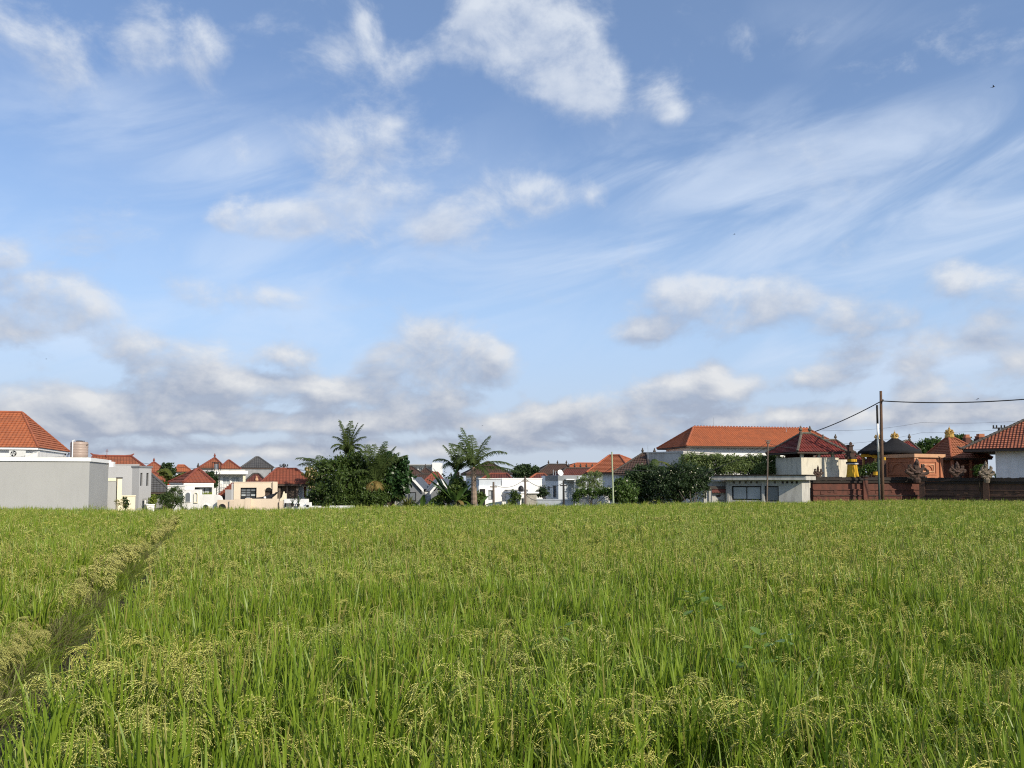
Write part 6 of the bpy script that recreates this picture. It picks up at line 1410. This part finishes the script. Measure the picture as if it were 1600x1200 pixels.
# trampled dry hollow near the front, and a thin spot on the right
hol = ((x - 1.05) / .55) ** 2 + ((y - 4.9) / .75) ** 2; hol2 = ((x - 2.9) / .45) ** 2 + ((y - 8.3) / .6) ** 2
drym = ((hol < 1) | (hol2 < .8)) & (u < .62); idx = np.where(drym, pick('dry', n), idx)
P = np.stack([x, y, np.full(n, .02)], 1)
rot = np.stack([nr.normal(size=n) * .07, nr.normal(size=n) * .07, nr.uniform(0, 6.283, n)], 1)
rot[fr, 2] = nr.normal(size=fr.sum()) * .5
le = (dx >= .28) & (dx < 1.1); rot[le, 0] = 0; rot[le, 1] = -.05 * nr.random(le.sum()); rot[le, 2] = nr.uniform(-.3, .3, le.sum())
sc = np.where(fr, .88, 1) * nr.uniform(.88, 1.12, n) * (.93 + .16 * n1) * np.where(drym, .72, 1.0)
scl = np.stack([sc, sc, sc * nr.uniform(.94, 1.08, n)], 1)
gn_field('rice_field', 'ripening green rice crop with drooping yellow-green ears filling the whole field', 'rice', P, rot, scl, idx)
# dry straw and grass on the bank of the ditch
yy = nr.uniform(2.6, 39, 1500); dd = nr.uniform(-.68, -.12, 1500); g1 = vnoise(yy, dd, 1.2, 9); k = np.where((dd < -.10) & (nr.random(1500) < .30 + .45 * (g1 > .55)), pick('straw', 1500), pick('bankgreen', 1500))
dd[1250:] = nr.uniform(-.1, .5, 250); yy[1250:] += 60; k[1250:] = pick('bankgreen', 250)
P = np.stack([ditch_x(yy) + dd, yy, np.interp(dd, [-.70, -.52, -.32, -.12, .05], [.02, .19, .23, .05, .02])], 1)
rot = np.stack([nr.normal(size=1500) * .1, nr.uniform(0, .35, 1500), nr.normal(size=1500) * .6], 1); s1 = nr.uniform(.7, 1.25, 1500) * np.where(dd > -.1, .55, 1); gn_field('bank_grass', 'dry straw and rough grass along the bank of the narrow ditch at left', 'grass', P, rot, np.stack([s1] * 3, 1), k)
# rough growth along the far edge of the paddy
m_ = 420; ex = nr.uniform(-40, 38, m_); ey = edge_y(ex) + nr.uniform(-.3, .8, m_); ei = np.where(nr.random(m_) < .45, pick('far', m_), np.where(nr.random(m_) < .5, pick('bankgreen', m_), pick('dry', m_)))
es = nr.uniform(.75, 1.18, m_) * np.where(vnoise(ex, ey, 2.2, 8) > .55, 1.12, .85); P = np.stack([ex, ey, np.zeros(m_)], 1)
gn_field('edge_growth', 'rough grass and weeds along the far edge of the rice field', 'grass', P, np.stack([nr.normal(size=m_) * .12, nr.normal(size=m_) * .12, nr.uniform(0, 6.28, m_)], 1), np.stack([es] * 3, 1), ei)
# broad-leaved weeds standing among the rice
M['weed'] = mat('weed_leaf', (.11, .20, .03), (.17, .27, .05), rough=.4, island=True, transl=.3)
def weed(label, px, py, h, n, seed, Ls=.10):
    d = ray(px, py); t = (1.0 - CAM.z) / d.z; q = CAM + d * t; A = empty('leafy_weed', label, 'weed', (q.x, q.y, .02), 0, 'broad-leaved weeds among the rice'); g = random.Random(seed)
    b = MB(); b.tube([(0, 0, 0), (.03, 0, h * .5), (.0, .02, h)], [.006, .005, .003], 5)
    for k in range(3): b.tube([(.02, 0, h * (.45 + .15 * k)), (g.uniform(-.15, .15), g.uniform(-.15, .1), h * (.6 + .15 * k)), (g.uniform(-.25, .25), g.uniform(-.2, .1), h * (.75 + .12 * k))], [.004, .003, .002], 4)
    b.build('stem', M['weed'], A)
    for k in range(n):
        z = h * g.uniform(.55, 1.05); a = g.uniform(0, 6.28); L = Ls * g.uniform(.6, 1.2); r = g.uniform(.0, .22); c = Vector((r * math.cos(a), r * math.sin(a), z)); el = g.uniform(-.5, .7)
        h_ = Vector((math.cos(a) * math.cos(el), math.sin(a) * math.cos(el), math.sin(el))); s_ = Vector((-math.sin(a), math.cos(a), g.uniform(-.4, .4))).normalized(); rows = []
        for i in range(6):
            t_ = i / 5; w = L * .32 * math.sin(math.pi * min(1, .05 + .92 * t_)) ** .8; p_ = c + h_ * L * t_ + Vector((0, 0, -.3 * L * t_ * t_)); rows.append((p_ - s_ * w, p_ + Vector((0, 0, -.15 * w)), p_ + s_ * w))
        lb = MB()
        for i in range(5):
            for j in range(2): lb.poly([rows[i][j], rows[i][j + 1], rows[i + 1][j + 1], rows[i + 1][j]])
        lb.build('leaf', M['weed'], A)
weed('climbing weed with small heart-shaped leaves low in the field, below the glass wing', 852, 1000, 1.08, 16, 1, .09)
weed('tall broad-leaved weed in the rice below the grey outbuilding, with pointed leaves', 1190, 1020, 1.12, 18, 2, .12)
weed('blue-green weed patch farther back in the rice below the dark frangipani', 1090, 945, 1.12, 16, 3, .14)
weed('low weed with pale leaves at the right front of the field', 1235, 1010, 1.02, 10, 4, .10)
